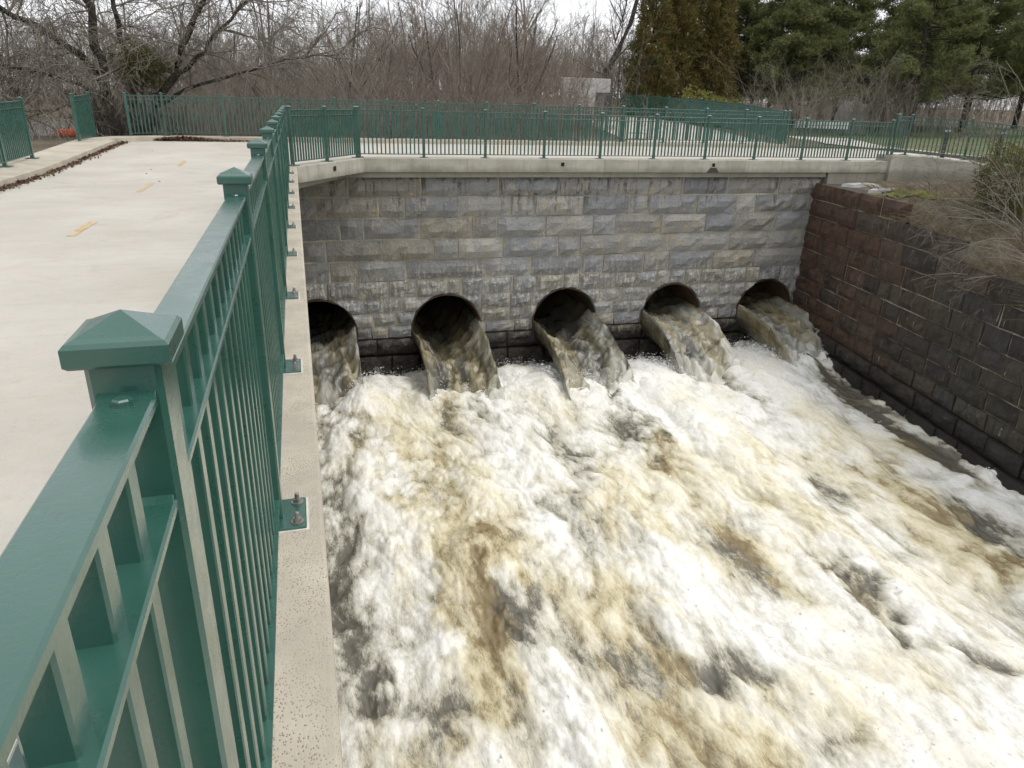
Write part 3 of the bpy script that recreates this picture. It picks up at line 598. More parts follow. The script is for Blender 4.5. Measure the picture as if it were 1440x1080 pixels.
# ------------------------------------------------------------------ water
def wingx(y): return 16.72 - (19.95-y)*math.tan(PHI)
DARK = [(.5,14.2,.4,2.2,.42),(.3,10.6,.35,1.9,.5),(.35,8.7,.35,1.5,.55),(.62,7.0,.22,.4,1.1),(2.95,8.2,.55,1.0,.8),(3.3,10.2,.6,.8,.55),(8.1,14.2,.4,1.6,.8),(9.1,7.15,.5,.6,.95),(8.75,6.35,.25,.5,.9),(5.75,6.25,.5,.45,.75),(12.7,8.4,.5,1.0,.75),(12.55,7.2,.5,.6,.7),(9.5,5.4,.5,.7,.7),(5.0,11.0,.5,1.0,.35),(8.35,15.9,.20,2.3,1.0),(12.2,16.8,.16,1.6,.6),(4.55,16.6,.22,1.3,.6),(5.9,13.0,.45,1.0,.35),(3.7,16.2,.5,1.0,.5),(.6,17.2,.8,1.6,.6),(11.3,16.6,.4,.9,.45),(7.6,8.6,.4,.7,.5),(10.8,10.0,.4,.9,.4),(4.3,6.6,.4,.6,.4),(1.6,6.2,.5,.6,.45)]
TAN = [(2.0,14.6,.9,1.6,.6),(2.5,10.2,.7,1.8,1.25),(2.4,7.9,.6,1.2,1.0),(2.1,6.3,.6,.7,.6),(6.2,10.8,.7,1.2,.75),(9.6,9.3,.5,1.2,.8),(7.9,8.8,.6,.9,.8),(4.7,8.1,.6,.9,.7),(5.0,6.9,.4,.7,.9),(12.4,9.7,.6,1.2,.8),(11.9,7.7,.6,1.0,.7),(4.6,5.4,.7,.6,.8),(2.9,16.9,.8,1.0,.4),(3.1,11.9,.8,1.1,.7),(9.4,12.0,.7,1.2,.45),(8.3,12.4,.6,1.2,.45),(15.5,14.4,.5,1.6,.4),(4.7,4.6,.7,.7,.7),(1.0,5.6,.5,.6,.5),(6.6,4.9,.6,.6,.5),(8.4,5.2,.8,.6,.5),(12.8,12.5,.7,1.8,.4)]
def water():
    xs = np.arange(-.86, 17.3, .0275)
    ys = np.concatenate([np.arange(-6, 3.2, .14), np.arange(3.2, 10, .024), np.arange(10, 19.83, .031)])
    X, Y = np.meshgrid(xs, ys)
    wx = 1.3*fbm(X*.35, Y*.2, 2, 21); wy = 1.0*fbm(X*.3, Y*.2, 2, 31)
    A, B = X+.35*wx, Y*.50+.35*wy
    bil = lambda f, s, st=1.: 1-2*np.abs(perlin(A*f, B*f*st, s))
    n1 = perlin(A*.50, B*.26, 41)+.40*perlin(A*1.0, B*.55, 47); n2 = -bil(1.1, 42); n3 = -bil(2.4, 43); n4 = -bil(5.2, 44, .8); n5 = -bil(11, 45, .7); n6 = perlin(A*24, B*15, 46)
    dk = np.zeros_like(X); tn = np.zeros_like(X)
    wob = .85*fbm(X*1.5, Y*.8, 4, 61, .6); wob2 = .95*fbm(X*1.4, Y*.8, 4, 71, .6)
    for x, y, a, b, s in DARK: dk = np.maximum(dk, s*np.exp(-(((X-x)/a+wob)**2 + ((Y-y)/b+wob2)**2)*.9))
    for x, y, a, b, s in TAN: tn = np.maximum(tn, s*np.exp(-(((X-x)/a+wob2)**2 + ((Y-y)/b+wob)**2)*.7))
    # dark slick streak that leaves the last pipe and runs beside the wing wall
    wx_ = 16.72 - (19.95-Y)*math.tan(PHI); c = wx_-.80+.10*np.sin(Y*.9)+.18*perlin(Y*.55, 0*Y, 5); st = np.exp(-((X-c+.22*wob+.10*perlin(X*5,Y*2.2,17))/(.26+.05*np.sin(Y*1.3)))**2)*sstep(8.4,10.2,Y)*np.clip(.98+.3*perlin(X*1.5,Y*.7,15),0,1.1); dk = np.maximum(dk, 1.15*st)
    band = sstep(.62, .2, wx_-X+.22*perlin(Y*1.1, X*.5, 19))
    bn0 = sstep(1.1, .3, wx_-X)
    crest = .55*(n2*.5+.5) + .45*(n1*.5+.5)
    Z = -6.12 + .43*n1*.8*(1-.6*bn0)*1.0 + .085*n2*(1-.7*bn0) + .036*n3 + .016*n4 + .010*n5 + .006*n6
    Z += .34*np.exp(-((Y-17.0)/1.5)**2)*(.6+.5*perlin(X*.5, Y*.4, 81)) + .04*(X-8)*sstep(8,17,X)
    Z += band*(.12+.05*n3+.05*n4+.03*n5+.06*fbm(X*2.2, Y*1.6, 3, 29)) - .10*dk*sstep(.2,.9,dk)*(1-.6*st) + .10*tn
    ej = 0*X
    for px, pz_ in PIPES: ej = np.maximum(ej, np.exp(-((X-px)/1.0)**2)*sstep(16.4,18.6,Y))
    lane = 0*X
    for (px, pz_), ln in zip(PIPES, (15.8,15.6,14.2,15.4,14.0)): lane = np.maximum(lane, np.exp(-((X-px-.25)/.62)**2)*sstep(ln-1.2,ln+1.2,Y))
    Z -= .26*lane
    gap = sstep(18.9,19.7,Y)*(1-ej); Z -= .25*gap
    foam = .84 + .28*n1 + .16*n2 + .16*n3 + .10*n4 - .70*dk - .24*tn - .25*gap*(X < 4) - .16*sstep(2.2,.2,X)
    foam += .15*np.exp(-((Y-17.2)/1.3)**2) - .26*band + .30*band*fbm(X*3, Y*1.2, 3, 33) - .30*st; foam = np.where(foam > .75, .75+(foam-.75)*.45, foam)
    tan = .29 + .30*fbm(X*.7, Y*.3, 3, 91) + .75*tn - .25*sstep(1.6,.4,X) - .3*band
    F = grid_faces(len(ys), len(xs)); V = np.stack([X,Y,Z],-1).reshape(-1,3)
    cx = V[F[:,0]]; F = F[cx[:,0] < 16.72-(19.95-cx[:,1])*math.tan(PHI)+.45]
    me = mesh_np('water', V, F, MAT['water'], True)
    a = me.attributes.new('foam','FLOAT','POINT'); a.data.foreach_set('value', foam.astype(np.float32).ravel())
    a = me.attributes.new('tan','FLOAT','POINT'); a.data.foreach_set('value', tan.astype(np.float32).ravel())
    tag(link('water', me), kind='structure')
    # spray: small torn lumps and drops thrown off the crests
    rs = np.random.RandomState(4); N = 20000
    ok = (foam > .66) & (Y > 3.4) & (X < wx_-.1) & (X > .0); imp = np.exp(-((Y-17.6)/.9)**2)*2.2 + np.exp(-((Y-19.3)/.4)**2)*1.2; w_ = np.where(ok, .35+imp, 0).ravel(); w_ /= w_.sum()
    idx = rs.choice(len(w_), N, p=w_); im = imp.ravel()[idx]; P = V[idx] + np.c_[rs.normal(0,.04,N), rs.normal(0,.04,N), np.abs(rs.normal(0,.06,N))+np.abs(rs.normal(0,.12,N))*np.clip(im,0,1)]
    s = rs.lognormal(-4.85,.42,N); tet = np.array([(1,1,1),(-1,-1,1),(-1,1,-1),(1,-1,-1)], float)*.6
    sc3 = np.stack([s, s*rs.uniform(1,2.6,N), s*rs.uniform(.6,1.2,N)], 1); ang = rs.uniform(0,6.28,N)*.2
    T = tet[None]*sc3[:,None,:]; T = T + rs.normal(0,.25,T.shape)*s[:,None,None]
    ca, sa = np.cos(ang), np.sin(ang); T = np.stack([T[...,0]*ca[:,None]-T[...,1]*sa[:,None], T[...,0]*sa[:,None]+T[...,1]*ca[:,None], T[...,2]], -1)
    VV = (P[:,None,:]+T).reshape(-1,3); b = np.arange(N)[:,None,None]*4; FF = (b+np.array([(0,1,2),(0,3,1),(0,2,3),(1,3,2)])[None]).reshape(-1,3)
    g = G('spray_drops'); tag(link('spray', mesh_np('spray', VV, FF, g.done((.92,.92,.90), .6))), 'white spray and torn foam thrown off the water', 'spray', kind='stuff')
water()
# jets: the water that fills each pipe and arcs out of it
JP = [(-.40,-.02,.55,5.6,.22),(-.86,-.08,.98,5.8,.18),(-.70,-.10,.86,7.2,.18),(-.20,-.06,.40,6.2,.32),(-.14,-.06,.36,7.8,.34)]   # level, tilt, hollow, speed, foam
for k, ((cx, cz), (lev, tilt, hol, v, fo)) in enumerate(zip(PIPES, JP)):
    na, nt_ = 72, 90
    t0 = np.r_[np.linspace(-4.5,0,30)[:-1], np.linspace(0,4.6,nt_)]   # metres out of the mouth
    rs = PR-.012
    # cross section: lower arc from left contact to right contact, then the free surface back
    xr = np.linspace(1,-1,36); 
    def surf(xn): return lev + tilt*xn + hol*np.abs(xn+.12)**1.7 
    xl = next(x for x in np.linspace(-.999,0,400) if surf(x) > -math.sqrt(1-x*x)); 
    th = [a for a in np.linspace(math.pi, 2*math.pi, 600)]
    con = lambda sgn: max((a for a in np.linspace(0,math.pi*.98,800) if (math.sin(a-math.pi/2) < surf(sgn*math.cos(a-math.pi/2)))), default=1.5)
    aL, aR = con(-1), con(1)   # angle up from the pipe floor on either side
    arc = np.linspace(-aL, aR, 37); sec = [(math.sin(a), -math.cos(a)) for a in arc]
    xa, xb = sec[-1][0], sec[0][0]; fs = [(xa+(xb-xa)*s, 0) for s in np.linspace(0,1,38)[1:-1]]
    za, zb = sec[-1][1], sec[0][1]
    fs = [(x, float(surf(x)) ) for x, _ in fs]
    top = [0]*len(sec)+[1]*len(fs); sec = np.array(sec+fs); top = np.array(top)
    n = len(sec); S_ = np.arange(n)/n*5.5
    T = t0[:,None]; out = np.clip(T,0,None); drop = .5*9.8*(out/v)**2
    spread = 1-.05*out+.016*out**2
    X = cx + rs*sec[None,:,0]*spread*(1-.0*T); Zc = sec[None,:,1]*np.where(top[None]>0, 1/(1+.30*out), 1)
    turb = fbm(T*1.6+k*7, S_[None]*1.7+0*T, 4, 11+k); turb2 = fbm(T*5+k*3, S_[None]*5, 3, 23+k)
    amp = np.where(top[None]>0, .16, .05)*(.35+np.clip(out,0,2.5)*.55); amp = np.where(T < 0, np.where(top[None]>0, .12, .0), amp)
    Z = cz + rs*Zc - drop + amp*turb + amp*.4*turb2 + np.where(top[None]>0, .04*np.clip(-T,0,3), 0)
    X = X + amp*.5*fbm(T*1.9+4, S_[None]*1.5, 3, 35+k)*(T > 0)
    Yv = 19.8-.03 - T + 0*X
    Vv = np.stack([X, Yv, Z], -1).reshape(-1,3); m = len(t0)
    i = np.arange(m-1)[:,None]*n + np.arange(n)[None]; j = np.arange(m-1)[:,None]*n + (np.arange(n)[None]+1) % n
    F = np.stack([i, j, j+n, i+n], -1).reshape(-1,4)
    me = mesh_np('jet', Vv - np.array([cx,19.8,-6.1]), F, MAT['jet'], True)
    foam = fo + .55*np.clip(out-1.9,0,1.6)*.6 + np.where(top[None]>0,.10,-.06) + .22*turb + .25*np.exp(-((S_[None]/5.5-.5)/.05)**2)*(top[None]*0+1)*(T>-.5) + 0*X
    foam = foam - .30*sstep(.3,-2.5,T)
    a = me.attributes.new('foam','FLOAT','POINT'); a.data.foreach_set('value', foam.astype(np.float32).ravel())
    fl = np.stack([S_[None]+0*T, T*.20+0*S_[None], 0*X+k*3.1], -1); a = me.attributes.new('flow','FLOAT_VECTOR','POINT'); a.data.foreach_set('vector', fl.astype(np.float32).ravel())
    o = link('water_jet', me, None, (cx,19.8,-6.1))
    tag(o, ['grey brown water pouring from the leftmost pipe beside the kerb', 'tan sheet of water pouring from the second pipe from left', 'water with a dark hollow pouring from the middle pipe', 'full grey stream pouring from the fourth pipe from left', 'stream pouring from the rightmost pipe along the dark wing wall'][k], 'water jet', 'water jets out of the pipes')

# ------------------------------------------------------------------ right bank
def bank():
    us = np.linspace(-.6, 24, 260); vs_ = np.r_[np.linspace(-.58, 8, 76), np.linspace(8, 60, 20)[1:]]; U, W = np.meshgrid(us, vs_)
    ex = 16.72 - math.sin(PHI)*U + (math.cos(PHI))*(W+.62); ey = 19.95 - math.cos(PHI)*U - .16*(W+.62)
    step = -.755 - .52*sstep(5.3,5.45,U) - .54*sstep(7.7,7.85,U) - .56*sstep(10.1,10.25,U)
    soft = -.72 - 1.5*sstep(4.2,11.0,U)
    Z = step + (soft+.10-step)*sstep(.0,.7,W+.58) + .10*fbm(U*1.1, W*1.1, 4, 7)*sstep(-.55,-.2,W) + (.5+.10*np.clip(U-4,0,8))*sstep(.6,5,W) + .5*sstep(6,20,W)
    Z = np.where(U < 3.2, np.minimum(Z, -.74+.05*fbm(U, W, 3, 8)+.05*W), Z)
    V = np.stack([ex,ey,Z],-1).reshape(-1,3)
    F = grid_faces(len(vs_), len(us)); c = V[F].mean(1); F = F[~((c[:,1] > 19.65) & (c[:,0] < 24))]
    tag(link('bank', mesh_np('bank', V, F[:, ::-1], MAT['ground'], True)), kind='structure')
    return V
BV = bank()
def bank_z(x, y): return BV[np.argmin((BV[:,0]-x)**2+(BV[:,1]-y)**2), 2]
rnd = random.Random(2)
# flat pale cap stones and moss on the bank edge
for k, (x, y, a) in enumerate([(17.55,18.7,.2),(17.2,17.3,.5)]):
    V = []; m = 7
    for z in (0,.09):
        for i in range(m): t = 2*math.pi*i/m; r = (.5+.15*math.sin(i*2.3+k))*(1 if z == 0 else .93); V.append((r*1.3*math.cos(t), r*.75*math.sin(t), z))
    o = MB().add(V, [tuple(range(m-1,-1,-1)), tuple(range(m,2*m))]+[(i,(i+1)%m,m+(i+1)%m,m+i) for i in range(m)]).build('flat_stone', MAT['headwall'], None, loc=(x,y,bank_z(x,y)-.02), rot=(0,0,a))
    tag(o, ['pale flat stone lying on the bank just below the deck end', 'smaller pale flat stone on the bank edge above the wing wall'][k], 'stone', 'flat stones on the bank')
def moss():
    us, vs_ = np.linspace(-1,1,30), np.linspace(-1,1,30); X, Y = np.meshgrid(us, vs_); m = 1-np.hypot(X,Y)+.55*fbm(X*2.2,Y*2.2,3,5)
    px, py = X*.85+17.0, Y*1.15+15.9; Z = np.array([bank_z(a,b) for a,b in zip(px.ravel(),py.ravel())]).reshape(X.shape)+.015+.05*np.clip(m,0,1)*(1+.8*fbm(X*7,Y*7,3,9))
    F = grid_faces(30,30); F = F[(m.ravel()[F] > .12).all(1)]
    tag(link('moss_patch', mesh_np('moss_patch', np.stack([px,py,Z],-1).reshape(-1,3), F, MAT['moss'], True)), 'yellow green moss patch on the bank above the wing wall', 'moss')
moss()

# ------------------------------------------------------------------ trees
def grow(rs, start, dirv, length, rad, depth, out, K=5, bend=.25, droop=0., kids=(4,7), ratio=(.45,.75), ang=(.4,.9), minr=.003, t0=.25, lift=0.):
    p = np.array(start, float); d = np.array(dirv, float); d /= np.linalg.norm(d); pts = [p.copy()]; st = length/(K-1)
    for i in range(K-1):
        d = d + rs.normal(0, bend*.35, 3) + np.array([0,0,-droop*(i+1)/(K-1)+lift*.15]); d /= np.linalg.norm(d); p = p + d*st; pts.append(p.copy())
    rr = np.linspace(rad, max(minr, rad*(.35 if depth > 0 else .4)), K); out.append((np.array(pts), rr))
    if depth <= 0: return
    for _ in range(rs.randint(kids[0], kids[1]+1)):
        t = t0+(1-t0)*rs.rand(); f = t*(K-1); i = min(K-2, int(f)); q = pts[i]+(pts[i+1]-pts[i])*(f-i); dd = pts[i+1]-pts[i]; dd /= np.linalg.norm(dd)
        a = rs.uniform(*ang); ax = rs.normal(0,1,3); ax -= ax.dot(dd)*dd; ax /= np.linalg.norm(ax)+1e-9
        nd = dd*math.cos(a)+ax*math.sin(a); r = np.interp(t, [0,1], [rad, rad*.35])
        grow(rs, q, nd, length*rs.uniform(*ratio)*(1.1-.4*t), max(minr, r*rs.uniform(.4,.65)), depth-1, out, 4 if depth > 1 else 3, bend*1.1, droop, kids, ratio, ang, minr, .15, lift)
def sticks_mesh(name, out, mat, n_big=7, thr=.05):
    groups = {}
    for P, r in out: groups.setdefault((len(P), n_big if r[0] > thr else (4 if r[0] > .015 else 3)), []).append((P, r))
    parts = [tubes(np.stack([p for p, _ in g]), np.stack([r for _, r in g]), n) for (K, n), g in groups.items()]
    V, F = join(parts); return mesh_np(name, V, F, mat, True)
def split_tree(name, out, mat_t, mat_b, loc, label, cat='tree', group=None, thr=.045, rz=0, scale=1):
    root = empty(name, loc, rz); root.scale = (scale,)*3
    big = [o for o in out if o[1][0] > thr] or out[:1]; small = [o for o in out if o[1][0] <= thr]
    link('trunk', sticks_mesh('trunk', big, mat_t), root); link('crown', sticks_mesh('crown', small, mat_b), root)
    return tag(root, label, cat, group)
def clone(root, loc, rz, scale, label, group=None):
    r = root.copy(); col.objects.link(r); r.location = loc; r.rotation_euler = (0,0,rz); r.scale = (scale,)*3
    if label: r['label'] = label
    if group: r['group'] = group
    for ch in list(root.children):
        c = ch.copy(); col.objects.link(c); c.parent = r
    return r
# the big spreading tree at the left, limbs laid out in metres
def big_tree():
    rs = np.random.RandomState(12); out = []; B = np.array([-6.0,29.5,-.4])
    limbs = [([(-6.0,29.5,-.4),(-6.09,29.5,1.67),(-6.36,29.4,3.03),(-5.97,29.3,3.9),(-6.7,29.2,5.6),(-7.0,29.2,8)],.26,.10),
        ([(-6.1,29.6,.4),(-6.35,29.6,2.3),(-7.7,29.2,3.4),(-9.1,28.8,4.1),(-11,28.4,5.2)],.19,.06),
        ([(-5.2,29.6,-.4),(-4.69,29.6,1.0),(-3.84,29.6,2.0),(-3.25,29.5,3.4),(-2.5,29.4,4.7),(-1.8,29.3,7)],.22,.08),
        ([(-5.6,29.9,-.3),(-5.3,30,1.3),(-5.41,30.1,3.07),(-5.64,30.2,4.5),(-5.3,30.3,7.5)],.18,.07),
        ([(-3.9,29.6,1.9),(-2.64,29.3,2.96),(-1.5,29.0,4.2),(-.3,28.7,5.2)],.11,.04),
        ([(-4.7,29.7,1.0),(-3.4,30.3,1.7),(-1.6,30.6,2.3),(.6,30.9,2.9),(2.2,31,3.1)],.10,.03),
        ([(-5.9,29.3,1.2),(-7.2,28.7,1.9),(-8.8,28.2,2.2),(-10.8,27.9,2.1)],.10,.03),
        ([(-6.0,29.4,.6),(-7.0,28.6,.9),(-8.4,27.6,.7),(-9.6,27.0,.35)],.07,.02)]
    for pts, r0, r1 in limbs:
        P = np.array(pts, float); K = 14; d = np.linspace(0, len(P)-1, K)
        Q = np.stack([np.interp(d, np.arange(len(P)), P[:,i]) for i in range(3)], 1); Q[1:-1] = .25*Q[:-2]+.5*Q[1:-1]+.25*Q[2:]
        Q[1:-1] += rs.normal(0,.05,(K-2,3)); rr = np.linspace(r0*.8, r1*.8, K); out.append((Q-B, rr))
        for k in range(34 if r0 > .15 else 26):
            t = rs.uniform(.22,1)*(K-1); i = min(K-2, int(t)); q = Q[i]+(Q[i+1]-Q[i])*(t-i); dd = Q[i+1]-Q[i]; dd /= np.linalg.norm(dd)
            nd = dd*.6+rs.normal(0,.65,3)+np.array([0,0,.1]); nd[1] *= .8
            grow(rs, q-B, nd, rs.uniform(1.6,3.6), rs.uniform(.018,.040), 2, out, 6, .45, .30, (5,8), (.4,.7), (.35,.95), .0058, .10)
    root = split_tree('spreading_tree', out, MAT['bark_dark'], MAT['bark_grey'], tuple(B), 'big spreading bare tree with several dark trunks behind the left railing corner', thr=.05)
    return root
big_tree()
def leaf_cloud(rs, centers, dirs, size, n, length, width, mat, name, flat=0., up_bias=0.):
    """needle or leaf tufts: n blades around each centre"""
    C = np.repeat(centers, n, 0); N = len(C); D = rs.normal(0,1,(N,3)); D[:,2] = D[:,2]*(1-flat)+up_bias
    D += np.repeat(dirs, n, 0)*1.2; D /= np.linalg.norm(D, axis=1, keepdims=True)+1e-9
    C = C + rs.normal(0, size, (N,3)); Lg = length*rs.uniform(.6,1.3,N)[:,None]; A = np.cross(D, rs.normal(0,1,(N,3))); A /= np.linalg.norm(A, axis=1, keepdims=True)+1e-9
    Wd = width*rs.uniform(.6,1.3,N)[:,None]
    V = np.stack([C-A*Wd*.35, C+A*Wd*.35, C+D*Lg*.55+A*Wd, C+D*Lg, C+D*Lg*.55-A*Wd], 1).reshape(-1,3)
    b = np.arange(N)[:,None]*5; F = np.concatenate([b+np.array([[0,1,2]]), b+np.array([[0,2,4]]), b+np.array([[4,2,3]])]); return mesh_np(name, V, F, mat, False)
# evergreen tuft caught in the big tree
rs = np.random.RandomState(3)
c = rs.normal(0,1,(170,3))*np.array([.38,.3,.32]); tuft = empty('evergreen_tuft', (-4.9,29.1,1.75)); tag(tuft, 'dark green evergreen tuft in front of the big bare tree', 'shrub')
link('foliage', leaf_cloud(rs, c+np.array([0,0,.5]), np.tile([0,0,.3],(170,1)), .07, 14, .16, .022, MAT['needle2'], 'foliage'), tuft)
link('stem', sticks_mesh('stem', [(np.array([(0,0,-2.0),(.05,0,-1.0),(0,0,.2),(.0,0,.9)]), np.array([.04,.035,.03,.01]))], MAT['bark_dark']), tuft)

# bare trees: six patterns, copied
def bare(seed, h, stems, lean, mat_t, mat_b, depth=3):
    rs = np.random.RandomState(seed); out = []
    for s in range(stems):
        d = np.array([rs.normal(0,lean), rs.normal(0,lean), 1.]); grow(rs, (rs.normal(0,.15*stems**.5), rs.normal(0,.15*stems**.5), -.3), d, h*rs.uniform(.75,1.1), h*.012*rs.uniform(.7,1.2), depth, out, 7, .16, -.02, (5,8), (.32,.55), (.35,.8), .009, .18, .25)
    return out
PAT = []
spec = [(1,9,3,.35,'bark_grey','bark_red'),(2,10,1,.25,'bark_dark','bark_grey'),(3,8,4,.45,'bark_grey','bark_red'),(4,11,2,.18,'bark_grey','bark_grey'),(5,7,5,.5,'bark_dark','bark_red'),(6,12,1,.12,'bark_grey','bark_grey')]
mid_spots = [  # pattern, x, y, rot, scale, label
    (0,9.2,40,.3,.95,'multi stemmed bare tree leaning left behind the middle of the rear railing'),(4,12.6,41,1.4,.85,'bushy bare tree just left of the grey headwall'),(1,3.0,44,2.1,.9,'single bare tree leaning right behind the brush, left of centre'),
    (2,5.8,38.5,3.0,.9,'many stemmed bare shrub tree behind the rear railing, left of centre'),(3,-.5,40,.8,.9,'tall two stemmed bare tree right of the big spreading tree'),(5,16.5,52,.2,.9,'straight bare tree standing behind the grey headwall')]
for k, (sd, h, st, ln, mt, mbk) in enumerate(spec):
    sp = [m for m in mid_spots if m[0] == k][0]
    PAT.append(split_tree('bare_tree', bare(sd, h, st, ln, MAT[mt], MAT[mbk]), MAT[mt], MAT[mbk], (sp[1], sp[2], float(gz(sp[1],sp[2]))), sp[5], 'tree', 'bare trees behind the walkway', .035, sp[3], sp[4]))
rnd = random.Random(8)
for i in range(95):
    y = rnd.uniform(50,112); x = rnd.uniform(-.42*y-4, .72*y-4 if i % 3 else .35*y)
    if y < 82 and x < -6 + .0*y: y += 34; k = rnd.randrange(6)
    clone(PAT[k], (x, y, float(gz(x,y))-.1), rnd.uniform(0,6.28), rnd.uniform(.75,1.05), 'bare grey brown tree in the far wood across the river', 'bare trees of the far wood')
# leaning dark trunk behind the headwall
out = []; rs = np.random.RandomState(77)
P = np.array([(20.6,47.5,.8),(21.2,49,3.4),(22.53,50,5.1),(23.4,50.2,6.9),(23.85,50.5,8.3),(24.2,51,11)])-np.array([20.6,47.5,.8]); out.append((P, np.array([.24,.22,.2,.17,.14,.08])))
for k in range(16): q = P[1]+(P[-1]-P[1])*rs.rand(); grow(rs, q, (rs.normal(-.2,.8), rs.normal(0,.6), .7), rs.uniform(1.5,3.5), .05, 2, out, 5, .3, 0, (4,6), (.4,.6), (.4,.9), .007)
split_tree('leaning_tree', out, MAT['bark_dark'], MAT['bark_grey'], (20.6,47.5,.8), 'thick dark leaning trunk between the headwall and the brown evergreens')

# brush thickets: uncountable stems
def thicket(name, box, N, h, mat, seed, label, lean=.5, kidn=5, r0=.012):
    rs = np.random.RandomState(seed); x0,x1,y0,y1 = box
    B = np.c_[rs.uniform(x0,x1,N), rs.uniform(y0,y1,N)]; dens = fbm(B[:,0]*.25, B[:,1]*.25, 3, seed)
    B = B[dens > -.25]; N = len(B); z = gz(B[:,0], B[:,1])-.1; H = h*rs.uniform(.45,1.15,N)*(1+.25*fbm(B[:,0]*.3, B[:,1]*.3, 2, seed+9))
    A = rs.normal(0,lean,(N,2)); t = np.linspace(0,1,5)[None,:,None]
    P = np.zeros((N,5,3)); P[...,:2] = B[:,None,:]+A[:,None,:]*H[:,None,None]*.5*t**1.8; P[...,2] = z[:,None]+H[:,None]*t[...,0]*(1-.18*t[...,0])
    P[:,1:] += rs.normal(0,.05,(N,4,3))*H[:,None,None]*.5
    rr = r0*rs.uniform(.6,1.5,N)[:,None]*np.linspace(1,.4,5)[None]
    parts = [tubes(P, rr, 3)]
    # side twigs
    i = np.repeat(np.arange(N), kidn); n = len(i); s = rs.randint(1,4,n); f = rs.rand(n)[:,None]; q = P[i,s]*(1-f)+P[i,s+1]*f
    d = (P[i,s+1]-P[i,s]); d /= np.linalg.norm(d,axis=1,keepdims=True); d = d*.8+rs.normal(0,.6,(n,3)); d /= np.linalg.norm(d,axis=1,keepdims=True); Ln = H[i][:,None]*rs.uniform(.15,.42,n)[:,None]
    d2 = d+rs.normal(0,.3,(n,3)); Q = np.stack([q, q+d*Ln*.5, q+d*Ln*.5+d2*Ln*.5], 1)
    parts.append(tubes(Q, np.repeat((rr[i,s]*.6)[:,None],3,1)*np.array([1,.8,.5]), 3))
    V, F = join(parts)
    tag(link(name, mesh_np(name, V, F, mat, True)), label, 'brush', kind='stuff')
thicket('brush', (-4.5,11,27.0,31.5), 1300, 2.0, MAT['bark_grey'], 1, 'grey brown brush growing right behind the rear railing', .6, 6, .009)
thicket('brush', (-6.7,-3.5,26.6,30.5), 520, 1.9, MAT['bark_dark'], 7, 'dark tangled brush at the foot of the big spreading tree', .6, 7, .009)
thicket('brush', (-5.5,14.5,33.0,44), 1700, 4.4, MAT['bark_red'], 2, 'reddish brown brush on the river edge behind the railing', .5, 7, .014)
thicket('brush', (-6,24,46,62), 1700, 6.0, MAT['bark_grey'], 3, 'grey thicket filling the far side of the river', .35, 7, .019)
thicket('brush', (9.5,15.5,27,36), 380, 1.8, MAT['bark_red'], 4, 'reddish twigs in front of the grey headwall', .6, 5, .010)
thicket('brush', (27,40,35.5,42), 560, 4.6, MAT['bark_grey'], 6, 'grey bare bushes below the pines right of the walkway', .5, 7, .012)
thicket('brush', (42,76,46,60), 700, 5.0, MAT['bark_red'], 10, 'brown thicket behind the pines beyond the lawn', .4, 8, .018)
far_a = thicket('brush', (-52,-14,86,108), 900, 9.5, MAT['bark_grey'], 5, 'grey brown far wood left of the river bend', .25, 9, .036)
far_b = thicket('brush', (-16,40,80,104), 1700, 9.5, MAT['bark_red'], 8, 'brown far wood undergrowth at the horizon', .25, 9, .034)
far_c = thicket('brush', (34,84,62,92), 1100, 8.0, MAT['bark_grey'], 9, 'grey brown wood behind the pines at the right', .3, 9, .030)

# conifers
def pine(seed, h, zlow, mat, wid=3.4, ntuft=1500, blades=17):
    rs = np.random.RandomState(seed); out = [(np.array([(0,0,-.3),(rs.normal(0,.1),rs.normal(0,.1),h*.35),(rs.normal(0,.2),rs.normal(0,.2),h*.7),(0,0,h)]), np.array([.20,.16,.11,.03]))]; C = []; D = []
    nb = 58
    for k in range(nb):
        z = zlow+(h-zlow)*(k/nb)**.9; ln = wid*(1-.72*(z-zlow)/(h-zlow))*rs.uniform(.65,1.25); a = rs.uniform(0,6.283); d = np.array([math.cos(a),math.sin(a),rs.uniform(-.08,.35)])
        p = np.array([0,0,z]); P = np.array([p, p+d*ln*.5+np.array([0,0,-.05*ln]), p+d*ln+np.array([0,0,.10*ln])]); out.append((P, np.array([.045,.03,.012])))
        m = int(ntuft/nb*ln/wid*1.6)+3
        for _ in range(m):
            t = .22+.80*rs.rand()**.7; q = P[0]+(P[2]-P[0])*t+rs.normal(0,.20,3)*np.array([1,1,.45])*(.5+ln*.28); C.append(q); D.append(d*.4+np.array([0,0,.55]))
    C = np.array(C); D = np.array(D)
    return out, leaf_cloud(rs, C, D, .085, blades, .25, .024, mat, 'crown')
def conifer(seed, loc, h, zlow, label, name='pine_tree', mat='needle', rz=0, scale=1, group='pines right of the walkway', **k):
    out, me = pine(seed, h, zlow, MAT[mat], **k); root = empty(name, loc, rz); root.scale = (scale,)*3; tag(root, label, 'tree', group)
    link('trunk', sticks_mesh('trunk', out, MAT['bark_dark']), root); link('crown', me, root); return root
def gl(x, y): return (x, y, float(gz(x,y)))
p1 = conifer(21, gl(32.5,50), 11, 2.0, 'dark green pine just right of the brown evergreens', ntuft=1900)
p2 = conifer(22, gl(38.5,48), 10, 2.3, 'broad green pine with bare lower trunk, second from the brown evergreens', wid=4.0, ntuft=2200)
p3 = conifer(23, gl(38.0,38.5), 9, 2.2, 'nearest large pine right of the bare grey bushes', wid=3.8, ntuft=2200)
